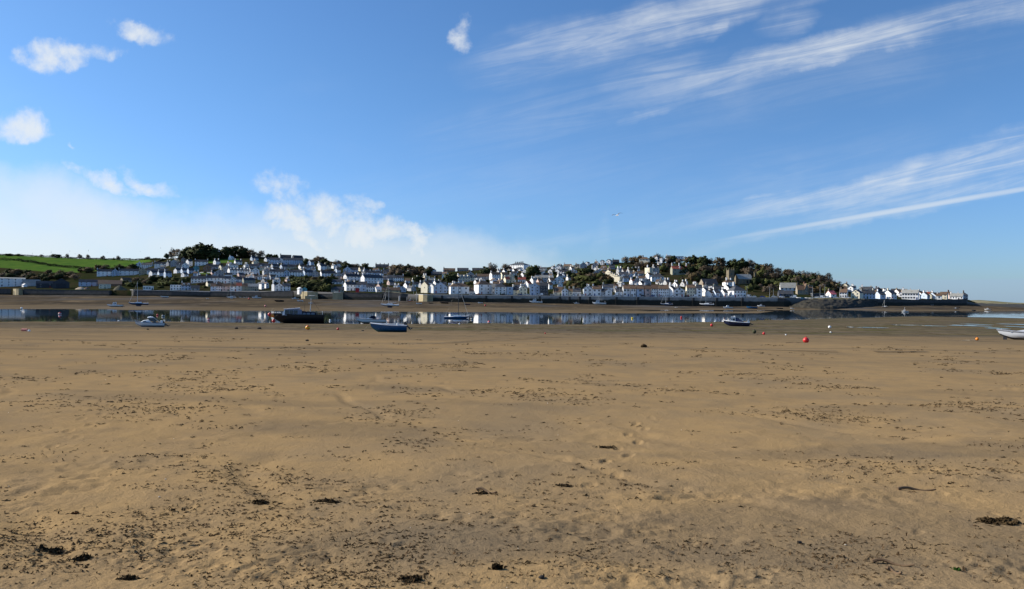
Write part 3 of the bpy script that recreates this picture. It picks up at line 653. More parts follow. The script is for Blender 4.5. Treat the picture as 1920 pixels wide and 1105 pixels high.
row('in the boat yard at far left', [
 (22.5,537.5,42,15,'F',0,'w','g',S(rows=3,cols=4,pitch=.25,ch=0,label='big white yard building with two rows of small windows, far left',cat='building')),
 (59,537,28,8,'F',0,'g','g',S(ch=0,now=1,label='pale roofed shed adjoining the white yard building',cat='shed',name='shed')),
 (46,538.5,9,3,'G',20,'w','w',S(ch=0,now=1,dep=5,label='tiny white hut below the white yard building',cat='hut',name='hut')),
 (85,540,30,8,'F',0,'k','s',S(ch=0,cols=2,label='low dark shed left of the black boat shed',cat='shed',name='shed')),
 (114.5,541,27,11,'G',0,'k','s',S(ch=0,now=1,label='large black gabled boat shed above the left sea wall',cat='boat shed',name='boat_shed',extra=[lambda r,a,b,H,k: MB().box(-a*.6,a*.6,-b-.12,-b-.02,0,H*.8).build('shed_door', mat('shed_door_steel',(.03,.032,.04)), r)])),
 (167,537,34,8,'F',0,'b','s',S(ch=0,cols=4,label='long grey-blue shed right of the black boat shed',cat='shed',name='shed')),
 (196.5,541.5,20,7.5,'X',-30,'c','w',S(cols=2,label='small cream flat-roofed garage beside the rust-brown roof',cat='garage',name='garage')),
 (206,537,40,4,'F',0,'n','n',S(ch=0,now=1,dep=16,label='big shed under a broad rust-brown roof',cat='shed',name='shed')),
 (236,531,20,6,'F',25,'s','n',S(label='small brown cottage under bare trees right of the rust-brown roof')),
 (278,544,18,6.5,'X',0,'w','w',S(cols=4,ws=1.6,label='white glazed shelter on the pale-coped quay',cat='shelter',name='shelter'))])
row('in rows below the green field', [
 (196.5,518,27,9,'F',0,'w','s',S(cols=4)), (215.5,518,12,9,'G',0,'b','s'), (242,516.5,36,8.5,'F',0,'w','s',S(cols=5,ch=2)), (267,516,13,9,'G',0,'o','s'),
 (260.5,502.5,12,7,'G',0,'w','s'), (276,502.5,21,6,'F',-20,'w','s',S(ch=2)), (302,501,24,6,'F',0,'w','s',S(cols=4)), (325.5,500,12,9,'G',0,'g','s'), (338,502,16,6,'F',0,'g','s'), (354,500,12,10,'F',30,'w','s'),
 (377,498,23,7,'F',0,'w','s',S(cols=4,ch=2)), (298,511,42,3.5,'F',0,'w','s',S(ch=0)), (343,492,8,6,'G',0,'g','s')])
row('in the stepped terrace below the field', [(289,522.5,19,11,'F',32,'w','s',S(ch=0)), (302,522,14,10,'F',18,'b','s',S(ch=1,cc='w')), (314,521,14,9,'F',18,'b','s',S(ch=1,cc='w'))])
row('in the terrace left of the teal house', [(333,512.5,15,5.5,'F',32,'w','s',S(ch=0)), (345,512.5,13,5.5,'F',18,'b','s',S(cc='w')), (357,513,13,6,'F',18,'b','s',S(cc='w'))])
row('amid the left hill', [
 (336,505,11,5,'G',0,'g','s'), (347,504,12,7,'G',0,'w','s'), (367.5,509.5,10,8,'G',0,'t','s',S(ch=0,label='small teal gable-fronted house in the middle of the left hill')),
 (387.5,509.5,14,8,'G',0,'n','s',S(label='brown brick gabled house below the lawn on the left hill')), (401,505,23,5,'F',0,'g','s',S(ch=2)),
 (414,510,8,10,'F',30,'c','s',S(dep=6)), (425,511.5,13,10,'G',0,'g','s'), (411,517.5,15,7,'G',0,'g','s'), (447,515.5,40,9,'F',22,'w','s',S(dor=6,label='long white house with six dormers and sunlit left gable, left hill')),
 (479,514.5,13,8,'G',0,'w','s'), (468.5,511,7,6,'F',35,'w','s',S(dep=5)), (498.5,517,14,10,'G',12,'g','s',S(ch=1,cc='w')),
 (520,519.5,28,10,'F',0,'w','s',S(cols=5,ch=2)), (537.5,519,10.5,9,'G',0,'b','s'), (555,518.5,25,8,'F',0,'w','s',S(cols=5,ch=2)), (577,518.5,20,8,'F',22,'b','s'), (591,519,11.5,7.5,'G',0,'g','s',S(ch=1,cc='w')),
 (614.5,519.5,30,7,'F',16,'w','s',S(ch=2)), (634.5,522,12.5,7,'G',0,'g','s')])
row('among roofs just under the hilltop terrace', [
 (476,503,18,4,'F',0,'g','s',S(ch=2)), (495,502,18,4,'F',0,'b','s',S(ch=2)), (515,503,16,4,'F',22,'g','s',S(ch=2)), (531,504,14,4,'F',25,'b','s'), (547,504.5,16,4.5,'F',0,'o','s',S(ch=2)), (566,505,15,4.5,'F',25,'w','n'), (582,506,15,4,'F',0,'b','s',S(ch=2)),
 (604,507,16,8,'F',26,'w','s',S(ch=2)), (616,506,8,5.5,'F',32,'c','n',S(dep=6)), (651,512.5,15,7,'G',0,'b','s'), (599,500,10,4,'F',30,'w','s',S(dep=6))])
row('in the hilltop terrace on the left hill', [
 (514,494.5,18,7.5,'F',0,'b','s',S(cols=4)), (527,493.5,10,8,'G',-38,'w','s',S(dep=6,ch=0,label='bright sunlit white gable at the start of the hilltop terrace')), (549,496,37,8.5,'F',0,'b','s',S(cols=9,ch=0,rows=2,label='long two-storey pale blue terrace block at the top of left hill')),
 (500,491,11,5,'F',38,'w','s',S(dep=6)), (476,489,15,4.5,'F',25,'b','s'), (432.5,487.5,10,4,'F',38,'w','w',S(dep=6,label='small white house beside the lawn at the hilltop trees')), (410,476,10,5,'H',0,'w','s',S(D=1160,label='white house half hidden between the hilltop pines')),
 (450,482,10,3,'G',0,'g','s',S(D=1150)), (461,481.5,9,3,'G',0,'g','s',S(D=1150)), (535,484.5,20,3,'F',0,'k','s',S(D=1110,now=1)), (557,486,20,3.5,'F',20,'k','s',S(D=1105,now=1)), (600,489,14,3,'F',0,'g','s',S(D=1080,now=1))])
row('above the quayside terrace at left', [
 (373,530.5,28,8,'F',0,'w','s',S(cols=5,ws=1.5,label='white house with a dark roof and wide balcony windows, lower left')), (396.5,531.5,20,10,'F',0,'w','s',S(cols=3)), (413.5,531,13,9.5,'F',0,'w','s'), (426,531,13,8.5,'F',0,'w','s'), (438,532,10.5,9,'G',0,'w','s',S(ch=0)), (449,531.5,12,8,'F',0,'b','s'),
 (466,533.5,24,8,'F',15,'o','s',S(ch=2)), (489,543,9,11,'G',25,'w','s',S(ch=0)), (497.5,541,12,9,'G',25,'w','n')])
row('in the quayside terrace behind yachts', [
 (330,544.5,20,9.5,'X',0,'w','s',S(cols=4)), (349,544.5,17,9,'F',0,'b','n',S(dor=2)), (366,545,15,4.5,'F',0,'g','s',S(ws=1.6)), (400,546.5,10,9,'F',0,'b','n'), (411,546.5,12,9,'F',0,'w','n',S(cols=3)), (424,546.5,14,9,'F',0,'p','n'), (438,546.8,12,9,'F',0,'w','n'), (448.5,547,10,10,'F',0,'w','r'), (459.5,547,11,9,'F',0,'o','n'), (475,547.5,19,8.5,'F',0,'o','g',S(cols=5))])
row('around the tan stone bastion', [
 (514,546,9,12,'F',38,'w','s',S(dep=4,ch=1,cc='w',chh=3.2)), (523.5,545.5,15,9,'G',0,'w','s',S(ch=1,cc='w')), (537,545.5,14,8.5,'F',0,'w','s'), (562,546.2,6.5,4,'G',28,'w','w',S(D=712,dep=4,ch=0,label='little white gabled hut on the tan stone bastion',cat='hut',name='hut')), (571,546.3,9,4.5,'G',0,'t','s',S(D=716,dep=5,ch=0,label='little teal gabled hut on the tan stone bastion',cat='hut',name='hut')),
 (626,533.5,28,4.5,'F',0,'w','s',S(cols=5)), (633,548.5,24,5,'F',0,'o','s',S(cols=4))])
row('in stacked rows left of the slipway', [
 (656,545.5,24,11.5,'F',22,'w','s',S(ch=2,label='white house with tan left gable and six windows, left of the red shed')),
 (659.5,527,32,8.5,'F',30,'w','s',S(cols=4,ch=2)), (697,532,42,11,'F',28,'w','s',S(cols=6,ch=2,dep=9)), (699,518,34,6,'F',0,'b','s',S(ch=4,cc='w')), (661,511,20,5,'F',0,'b','s'), (676,509,11,4,'F',25,'c','n'),
 (673,546.5,9,12,'F',0,'w','s'), (682,546.8,9,13,'F',0,'b','s'), (694.5,547.2,16,9.5,'F',0,'w','s',S(cols=4)), (709,548,14,4.5,'F',15,'w','w',S(ch=0)),
 (733,549.5,34,5,'F',0,'y','n',S(cols=3,ch=1)), (754.5,548,13.5,6.5,'G',0,'b','s'), (771.5,546,17,6,'G',25,'g','s'), (762,541,12,6,'F',30,'w','s'),
 (747,528,19,7,'F',0,'w','s',S(cols=5,ch=2)), (732,527.5,11,7,'F',0,'g','s'), (764,531,10,4,'F',0,'w','n'), (776,529,9,3.5,'F',15,'w','n'),
 (670,548.3,4,7,'X',0,'n','r',S(now=1,dep=3,label='small red shed on the wall below the narrow houses',cat='shed',name='shed',D=705,extra=[lambda r,a,b,H,k: MB().box(-a-.04,a+.04,-b-.04,b+.04,0,H+.1).build('cladding', mat('red_paint',(.4,.03,.03)), r)]))])
row('on the saddle of the skyline', [
 (716,504,25,4.5,'F',0,'n','s',S(ch=4,cc='n',D=1035,label='brick house with four chimneys alone on the saddle skyline')), (808,513.5,19,7,'H',-30,'w','s',S(D=1000,label='sunlit white villa with a dark hipped roof on the saddle skyline')), (842,511.5,22,4.5,'F',0,'n','n',S(D=1010)), (867.5,513,21,6.5,'F',0,'g','s',S(D=1000,cols=5,ch=0)), (896,513,22,6.5,'F',0,'g','s',S(D=1000,cols=5,ch=0)), (818,517,20,2.5,'F',0,'k','s',S(now=1,ch=0,D=960))])
row('in the row at the quay head', [
 (797.5,549.8,15,15,'F',42,'c','n',S(dep=9,ch=1)), (811,550,9,13,'F',40,'w','g',S(dep=6)), (826,550.3,25,12,'G',0,'b','g',S(ch=2,label='broad blue-grey gable-fronted house at the head of the quay')), (860.5,551.8,38,14,'H',10,'w','n',S(rows=2,cols=3,ws=1.3,dep=9,ch=2,cc='w',label='wide white six-window house with brown hipped roof behind the blue yacht')),
 (887,550.5,15,5,'F',0,'w','n',S(cols=4)), (905,552.3,33,18.5,'H',24,'w','n',S(rows=3,cols=2,dep=10,ch=1,cc='w',label='tall white three-storey house with sunlit left side on the quay')),
 (925,552.6,7,14,'F',0,'g','g'), (938.5,552.8,21,14.5,'H',0,'w','s',S(rows=3,cols=3,dep=10)), (956,553,12.5,14,'X',0,'b','s'), (967.5,553,11,9,'F',0,'c','s'), (981,553.4,14.5,12,'G',0,'c','n'), (1002.5,554.2,19,17,'G',0,'b','g',S(rows=3,cols=2)), (1020,554.4,16,18,'F',0,'k','s',S(rows=3,cols=3,ws=1.3,label='black-fronted house with white window panels on the quay'))])
row('above the quay head on the slope', [
 (868,529,28,9,'F',35,'c','g',S(dor=3,dc='c',ch=1)), (884,527,20,7,'F',0,'c','s',S(dor=2,dc='c',ch=2,cc='c')), (904,525,25,6.5,'F',0,'g','n',S(cols=5,ch=0)), (928,526,22,11,'F',24,'w','n',S(cols=4,ch=2)), (945,524,16,9,'F',20,'c','n'), (957,530,17,8,'G',0,'c','r'), (950,531,13,7,'F',20,'c','r'), (978,530.5,15,6,'F',0,'w','r',S(ch=2)),
 (974,508,11,3.5,'F',-35,'w','s',S(dep=6)), (985,511.5,10,4.5,'G',-30,'w','s',S(dep=6)), (965,512,12,4,'F',25,'w','n'), (955,508,10,4,'F',25,'w','r'), (990,540,14,8,'F',30,'w','r'), (972,540,14,6,'F',0,'p','n',S(ch=2)), (1030,543,12,9,'F',20,'w','n',S(ch=2)), (1012,536,14,8,'F',20,'p','n',S(ch=2)),
 (1019,529,33,8,'F',0,'g','g',S(ch=1,cols=6,label='long pale-roofed chapel hall on the slope behind the black-fronted house',name='chapel_hall',cat='hall'))])
def villa_extra(r, a, b, H, k):
    MB().box(-1.8, 1.8, -b - 1.3, -b - .02, 0, 3).build('porch', WM['w'], r)
row('on the skyline right of the saddle', [
 (973,505.5,41,9,'H',-42,'w','s',S(rows=2,cols=8,dep=13,ch=5,cc='k',rise=2.6,extra=[villa_extra],label='long sunlit white villa with many dark chimneys on the skyline')),
 (1018,508,15,3.5,'F',-30,'c','s',S(dep=6)), (1037,504.5,8,4,'G',-35,'w','s',S(dep=6)), (1048,506,15,4.5,'G',-25,'w','g',S(dep=7)), (1064,504.5,17,5,'F',-18,'c','n'), (1075,504.5,8,6,'X',-40,'c','n',S(dep=5)), (1082,503,10,4.5,'F',-25,'c','s',S(dep=6)), (1093,503,14,6,'G',0,'g','s'), (1101,498,8,5,'G',-35,'w','n',S(dep=6)), (1115,505,12,8,'G',0,'g','g'), (1118,498,8,4.5,'F',-30,'w','n',S(dep=6)),
 (1129,497,9,7,'G',-25,'w','n',S(dep=6)), (1142,496.5,12,7,'G',-28,'w','n',S(dep=7)), (1154,494.5,13,3.5,'F',0,'k','s',S(now=1)),
 (1117,506.5,7,3.5,'G',-35,'w','s',S(dep=5)), (1132,506,13,4,'F',-25,'p','n',S(dep=6)), (1147,505,12,3.5,'F',0,'g','s')])
row('halfway up behind mid quay', [
 (1033,512,12,4.5,'G',-32,'w','n',S(dep=6)), (1046,513.5,12,6,'G',-30,'w','n',S(dep=6)), (1059,514,14,4,'F',0,'g','s',S(ch=2)), (1074,515,16,4.5,'F',-15,'w','s',S(dor=2)), (1047.5,532.5,20,8,'G',0,'w','s'), (1033,534,13,8,'F',20,'w','n'), (1058,523,10,6,'F',25,'b','s',S(ch=1,cc='w')), (1119.5,519.5,17,8,'G',0,'g','s'), (1136,518.5,14,6,'F',0,'g','n'), (1065,528,6,7,'F',35,'w','n',S(dep=4))])
row('in the middle of the quay row', [
 (1046,554.6,18,6.5,'F',0,'c','n',S(dep=14,ch=0,rise=4.4,label='cream house under a very big brown roof in mid quay')), (1059,554.9,13,10,'G',0,'w','s',S(rows=2,cols=2)), (1070,554.9,9,8,'F',0,'c','n'), (1081.5,555,16,7.5,'F',0,'w','s',S(cols=4)), (1101.5,555.3,17.5,13.5,'G',0,'w','s',S(rows=2,cols=2,ws=1.2)), (1118.5,555.4,17,13,'F',0,'w','n',S(rows=2,cols=2,ws=1.3)),
 (1133,555.5,13,8,'F',0,'g','s'), (1140.5,555.6,14,9.5,'G',0,'w','s',S(cols=1)), (1141,547,24,8,'F',0,'b','s',S(ch=1)), (1160,556,14,9,'F',0,'w','s'), (1155,548,9,9,'F',0,'g','n')])
row('in the tall terrace on the quay', [
 (1174,556.2,14,14.5,'F',0,'w','n',S(rows=2,cols=2,ws=1.5,dep=9)), (1186.5,556.4,11.5,14.5,'F',0,'w','n',S(rows=2,cols=2,ws=1.3,dep=9)), (1199.5,556.5,15,14.5,'F',0,'b','n',S(rows=2,cols=1,ws=1.8,dep=9)), (1213.5,556.7,13,14.5,'F',0,'p','n',S(rows=2,cols=1,ws=1.8,dep=9)), (1226,556.9,13,15,'F',0,'w','n',S(rows=3,cols=3,dep=9)), (1243,557,22,15,'F',0,'w','n',S(rows=3,cols=5,dep=9,ch=2))])
for i in range(5):               # the steep stepped terrace
    q = 1141 + i * 4.3
    house((q, 519.5 + i * 2.3, 8.5, 9.5, 'X' if i else 'F', 46, 'c', 's', S(dep=7, now=(i % 2), ch=1, cc='c', label=['leftmost and highest', 'second', 'third', 'fourth', 'lowest and rightmost'][i] + ' cream house of the sunlit stepped terrace on the hill')), '', 0, 1)
row('behind the tall quay terrace', [
 (1168,523,18,8,'F',0,'w','s',S(ch=2)), (1173,529,12,7,'F',0,'b','s'), (1164,528,10,6,'G',-20,'w','n',S(dep=6)), (1171,513,14,4,'F',18,'g','n'), (1189.5,518.5,10,5.5,'F',-32,'w','n',S(dep=6)), (1200,518,13,5,'F',0,'g','n'), (1194,533.5,13,8,'G',0,'g','s',S(ch=2,cc='w')), (1185,534,9,7,'F',30,'w','r',S(dep=5)), (1212,535,17,7,'G',0,'g','s'), (1216,523.5,12,8,'F',32,'w','n',S(dep=6)), (1232,528.5,25,9,'H',0,'w','s',S(cols=4,dep=10)),
 (1241,534.5,12,5,'F',-35,'w','s',S(dep=6)), (1234,533,8,5,'F',-35,'w','n',S(dep=5)), (1250,536,14,6,'F',20,'g','s',S(ch=2,cc='w')), (1202,537,12,5,'F',28,'w','s',S(ch=2,cc='w'))])
def castle(r, a, b, H, k):
    for i in range(5): MB().box(-a + i * a * .45, -a + i * a * .45 + .5, -b, -b + .5, H + .6, H + 1.4).build('battlement', WM['o'], r)
row('below the wooded hilltop', [
 (1216,515.5,15,13,'X',34,'c','s',S(dep=8,ch=1,cc='w',chh=3,rows=3)), (1229,514.5,13,11,'X',0,'g','s',S(extra=[castle],rows=3,ch=2,cc='s',label='grey castellated house with battlements below the wooded hilltop')),
 (1273,515.8,33,11.5,'F',8,'o','r',S(rows=2,cols=3,ws=1.8,ch=3,cc='w',chh=3.2,dor=1,dep=9,label='big red-roofed villa with three tall white chimneys'))])
row('on the wooded skyline', [
 (1231.5,487.5,6,5,'G',-35,'w','s',S(D=940,dep=5)), (1241,489,8,4,'X',-30,'w','g',S(D=935)), (1253,486.5,13,3.5,'F',-30,'w','s',S(D=945)), (1268,485,26,3.5,'X',-12,'w','s',S(D=945)), (1305,490.5,13,3.5,'F',-25,'w','s',S(D=925)), (1208,489.5,20,3.5,'H',-20,'c','n',S(D=930,label='cream hip-roofed bungalow at the left end of the wooded skyline'))])
def chapel(r, a, b, H, k):
    m_ = MB(); m_.tube((0, -b - .08, H + k * .42), (0, -b - .02, H + k * .42), .8, n=14); m_.build('round_window', GLASS, r)
    MB().box(-a, a, -b - .16, -b - .02, H - .1, H + .25).build('cornice', TRIM, r)
    MB().box(-a * .8, a * .8, -b - 1.0, -b - .02, H * .42, H * .47).build('balcony', METAL, r)
row('at the right of the quay row', [
 (1258,557.2,8,15,'F',42,'w','s',S(dep=7,ch=1,cc='w',chh=2.6)), (1272.5,557.4,22,13,'G',0,'w','s',S(rows=2,cols=2,ws=1.4,pitch=.5,extra=[chapel],label='white pedimented chapel front with a round window on the quay',cat='chapel',name='chapel')), (1294.5,557.6,18,17.5,'F',0,'c','n',S(rows=3,cols=3,ch=2,cc='w',chh=2.4)), (1310,557.8,12.5,17,'F',0,'w','s',S(rows=3,cols=1,ws=1.5)),
 (1320,556,9,12,'F',40,'w','s',S(dep=6)), (1330,557.8,9,8,'F',40,'w','n',S(dep=6)), (1342,558,16,8,'F',18,'b','s'), (1357,558,14,9,'F',20,'w','s',S(cols=3)), (1380.5,558.2,35,12.5,'H',18,'w','s',S(cols=4,ws=1.3,dep=12,rise=4.6,ch=1,cc='w',chh=2.5,label='white house under a tall dark hipped roof near the quay end'))])
row('behind the right of the quay row', [
 (1328,538.5,36,6,'F',18,'s','s',S(dep=11,ch=0,now=1,rise=4.6,label='church hall with steep sunlit gable and huge slate roof',name='church_hall',cat='hall')), (1366,537,23,7.5,'H',12,'w','n',S(ch=2,cc='w')), (1322,545,16,7,'G',15,'g','s'), (1345,547,18,5,'F',0,'w','s'), (1363,546,14,6,'F',35,'w','s',S(ch=2,cc='w')), (1283,538,16,5,'F',25,'g','n',S(ch=2,cc='w')), (1267,540,14,6,'F',35,'w','n',S(ch=2,cc='w'))])
row('around the stone school by the slipway', [
 (1477,545,30,4.5,'F',-8,'w','g',S(dep=13,ch=0,rise=4.6,label='white hall under a broad pale grey roof behind the slipway',name='school_hall',cat='hall')), (1472.5,557,29,5,'F',0,'k','s',S(ch=0,cols=5,label='low dark shed in front of the pale-roofed hall',name='shed',cat='shed')),
 (1500,552.5,16,9,'F',0,'s','n',S(rise=4.2)), (1510,553,12,11,'G',0,'s','n',S(rise=4.4,label='dark stone gabled schoolhouse with blue gable window')), (1519,552.5,9,9,'F',0,'s','n'),
 (1534,557,26,4.5,'X',0,'k','g',S(now=1,label='low dark open-fronted shelter right of the schoolhouse',name='shelter',cat='shelter')), (1558,557.5,19,5.5,'F',20,'w','p',S(ch=1,label='white cottage with a pinkish red roof by the slipway')),
 (1582,558.5,15,10,'F',-22,'w','n',S(rows=2,cols=3,ws=1.3)), (1577,547,22,4,'F',0,'s','n',S(ch=1,cc='c')), (1585.5,543,13,8,'G',-35,'c','s',S(dep=6)), (1597,548,14,8,'G',-35,'w','s',S(dep=7))])
row('in the headland row at the right', [
 (1607,560.5,21,11,'G',-32,'c','s',S(dep=9,ch=0)), (1627,560.5,26,10,'F',0,'b','s',S(cols=4,ch=2)), (1625.5,549,21,6,'F',-24,'w','s',S(cols=4)), (1645,551,17,7,'G',0,'k','s',S(label='dark gabled house in the headland row')), (1650,560.8,20,8,'F',22,'b','s',S(ch=1)), (1669,560.8,22,10,'F',32,'w','s',S(dep=8)), (1684,554,16,6,'F',25,'w','n'),
 (1692,549.5,20,5,'F',0,'o','g'), (1707,562,29,12,'F',-22,'w','g',S(rows=2,cols=6,ws=1.6,dep=8,label='white house with a row of red-brown doorways on the headland')), (1725,556,10,5,'F',20,'w','n'), (1734,561,16,7,'F',32,'b','n',S(dep=8)), (1751,561,18,6.5,'F',32,'b','n',S(dep=8)), (1742,554,10,3.5,'F',-28,'c','r',S(dep=6)), (1770,561.5,14,9,'F',-28,'c','n',S(dep=7)), (1780,560.5,8,8,'F',0,'p','n'), (1794,562,24,6,'F',-28,'w','g',S(cols=5,dep=8)), (1808,562.5,12,9,'H',0,'g','s',S(cols=2)), (1658,549,9,5,'F',28,'w','s',S(dep=5))])
row('in the upper row of the headland', [
 (1612,552,13,6,'G',-20,'w','s',S(dep=6)), (1637,555,12,6,'F',-20,'w','n',S(dep=6)), (1632,546,11,5,'G',-25,'c','s',S(dep=6)), (1660,556,12,6,'G',-20,'w','s',S(dep=6)), (1676,549,11,5,'F',-25,'w','s',S(dep=6)), (1690,557,10,6,'G',-25,'w','r',S(dep=6)), (1712,553,12,5,'F',-20,'c','n',S(dep=6)), (1722,561,9,7,'G',-28,'w','s',S(dep=6)), (1744,560.5,9,7,'G',-28,'c','n',S(dep=6)), (1760,558,11,5,'F',-20,'w','s',S(dep=6)), (1761,562,9,7,'F',-20,'w','n',S(dep=6)), (1786,558.5,10,5,'F',-22,'w','n',S(dep=6)), (1800,560,9,5,'F',-22,'c','s',S(dep=6)), (1619,541.5,9,4,'F',-20,'w','s',S(dep=5)), (1600,541,10,5,'F',-25,'w','s',S(dep=6)), (1650,546.5,9,4,'F',-20,'w','n',S(dep=5))])
# the many smaller houses packed into the lanes between
fr = random.Random(21); fill = {}
tries = 0
while tries < 6000 and sum(map(len, fill.values())) < 125:
    tries += 1; px_ = fr.uniform(305, 1350); q0, q1 = float(np.interp(px_, KP, KQ)), float(np.interp(px_, KP, KC)); py_ = q1 + (q0 - q1) * fr.uniform(.10, .90)
    if py_ < 490 or (386 < px_ < 450 and py_ < 496) or (290 < px_ < 352 and py_ > 521) or (545 < px_ < 625 and py_ > 524) or (1062 < px_ < 1150 and 512 < py_ < 545) or (728 < px_ < 805 and py_ < 522) or (px_ > 1245 and py_ < 536) or (1170 < px_ < 1210 and py_ < 512): continue
    if any(abs(px_ - a) < (w_ + 11) * .38 and abs(b - py_) < 4.6 for a, b, w_ in HOUSES) or any(abs(px_ - q[0]) < 8.5 and abs(py_ - q[1]) < 4.6 for l in fill.values() for q in l): continue
    z_ = 'left hill lanes' if px_ < 640 else ('lanes above the slipway' if px_ < 810 else ('lanes behind the quay head' if px_ < 1030 else 'lanes behind the tall terrace'))
    fill.setdefault(z_, []).append((px_, py_, fr.uniform(9, 15), fr.uniform(4.2, 6.8), fr.choice('FFFG'), fr.choice([0, 18, 26, 32, 36, -22]), fr.choice('wwwcbgp'), fr.choice('sssnng'), dict(dep=6.5, ch=fr.choice([1, 1, 2]), cc='w')))
for z_, l in fill.items():
    l.sort()
    for i, q in enumerate(l):
        q[8]['label'] = f"small {WALLC[q[6]][1]} {ROOFC[q[7]][2]}-roofed house, " + ('leftmost' if i == 0 else ORD[i] + ' from left') + f" in {z_}"; house(q, '', 0, 1)
# church with its tower
D_ = land_D(1369, 533); p = on_hill(1369, 533); root = empty('church', p, R(10)); tag(root, 'stone church with a square tower among the trees', 'church')
s_ = D_ / F; tw = 11 * s_ / 2; th_ = 26 * s_
STN = stone_mat('church_stone', (.20, .165, .11), (.14, .12, .08), False)
tb = MB().box(-tw, tw, -tw, tw, -3, th_).build('tower', STN, root)
for sx in (-1, 1):
    for sy in (-1, 1): MB().tube((sx * tw * .9, sy * tw * .9, th_ - .2), (sx * tw * .9, sy * tw * .9, th_ + 2.6), .55, .1, 6).build('pinnacle', STN, tb)
for k in range(5): MB().box(-tw + k * tw * .42, -tw + k * tw * .42 + .45, -tw - .05, -tw + .4, th_, th_ + .7).build('battlement', STN, tb)
MB().box(-.6, .6, -tw - .08, -tw + .1, th_ * .62, th_ * .8).build('belfry_window', GLASS, tb)
nv = MB(); q0, q1 = tw + 3.5, tw + 18; nv.add([(q0,-5,-3),(q1,-5,-3),(q1,6,-3),(q0,6,-3),(q0,-5,5),(q1,-5,5),(q1,6,5),(q0,6,5),(q0,.5,9.5),(q1,.5,9.5)], [(0,1,5,4),(2,3,7,6),(3,0,4,8,7),(1,2,6,9,5)]); nave = nv.build('nave', STN, root)
nr = MB(); nr.add([(q0-.3,-5.4,4.8),(q1+.3,-5.4,4.8),(q1+.3,.5,9.8),(q0-.3,.5,9.8),(q1+.3,6.4,4.8),(q0-.3,6.4,4.8)], [(0,1,2,3),(3,2,4,5)]); nr.build('roof', RM['g'], root)
for k in range(4): MB().box(q0 + 1.5 + k * 3.4, q0 + 2.6 + k * 3.4, -5.12, -4.9, 1.2, 4).build('window', GLASS, nave)
for px_, py_, hh in ((1403, 529, 16), (1415, 525, 13)):
    p = on_hill(px_, py_); r_ = empty('stone_column', p); h_ = hh * land_D(px_, py_) / F
    tag(r_, 'tall thin stone chimney shaft ' + ('before the church nave' if px_ == 1403 else 'right of the church nave'), 'chimney')
    MB().box(-.7, .7, -.7, .7, -2, h_).build('shaft', STN, r_); MB().box(-.9, .9, -.9, .9, h_, h_ + .5).build('cap', STN, r_)
# garden wall
gp = [on_hill(q, y) for q, y in ((374, 512), (390, 511.8), (404, 511.6))]; gw = MB()
for a, b in zip(gp, gp[1:]): gw.box(0, 0, 0, 0, 0, 0) if False else gw.add([(a.x, a.y, a.z - 1), (b.x, b.y, b.z - 1), (b.x, b.y + .5, b.z - 1), (a.x, a.y + .5, a.z - 1), (a.x, a.y, a.z + 1.1), (b.x, b.y, b.z + 1.1), (b.x, b.y + .5, b.z + 1.1), (a.x, a.y + .5, a.z + 1.1)], [(0,3,2,1),(4,5,6,7),(0,1,5,4),(1,2,6,5),(2,3,7,6),(3,0,4,7)])
tag(gw.build('garden_wall', CONC), 'pale garden wall along a lawn on the left hill', 'wall')
# heaps of sand in the yard
def heap(px, py, wpx, hpx, lab, m):
    D = land_D(px, py); p = on_hill(px, py); a, h_ = wpx * D / F / 2, hpx * D / F; V_ = []
    for k, f_ in enumerate((1, .72, .42, .15, 0)):
        for i in range(18):
            t = 2 * math.pi * i / 18; w_ = 1 + .12 * math.sin(3 * t + k) + .08 * math.sin(5 * t); V_.append((a * f_ * w_ * math.cos(t), a * .8 * f_ * w_ * math.sin(t), -.3 + h_ * (1 - f_) ** .8))
    fs = [(k * 18 + i, k * 18 + (i + 1) % 18, (k + 1) * 18 + (i + 1) % 18, (k + 1) * 18 + i) for k in range(4) for i in range(18)]
    tag(new_obj('sand_heap', np_mesh('sand_heap', V_, fs, m, True), None, p), lab, 'heap')
heap(151, 542.6, 22, 5, 'pale sand heap on the yard wall right of the boat shed', plain('heap_sand', (.42, .34, .24), .95, .1, .3, .5)); heap(163, 542.6, 12, 5, 'brown gravel heap beside the pale sand heap', plain('heap_gravel', (.2, .13, .1), .95, .1, .3, .5))
heap(224, 549, 26, 10, 'bushy rubble mound at the end of the yard wall', plain('rubble', (.12, .11, .075), .95, .1, .5, .5))

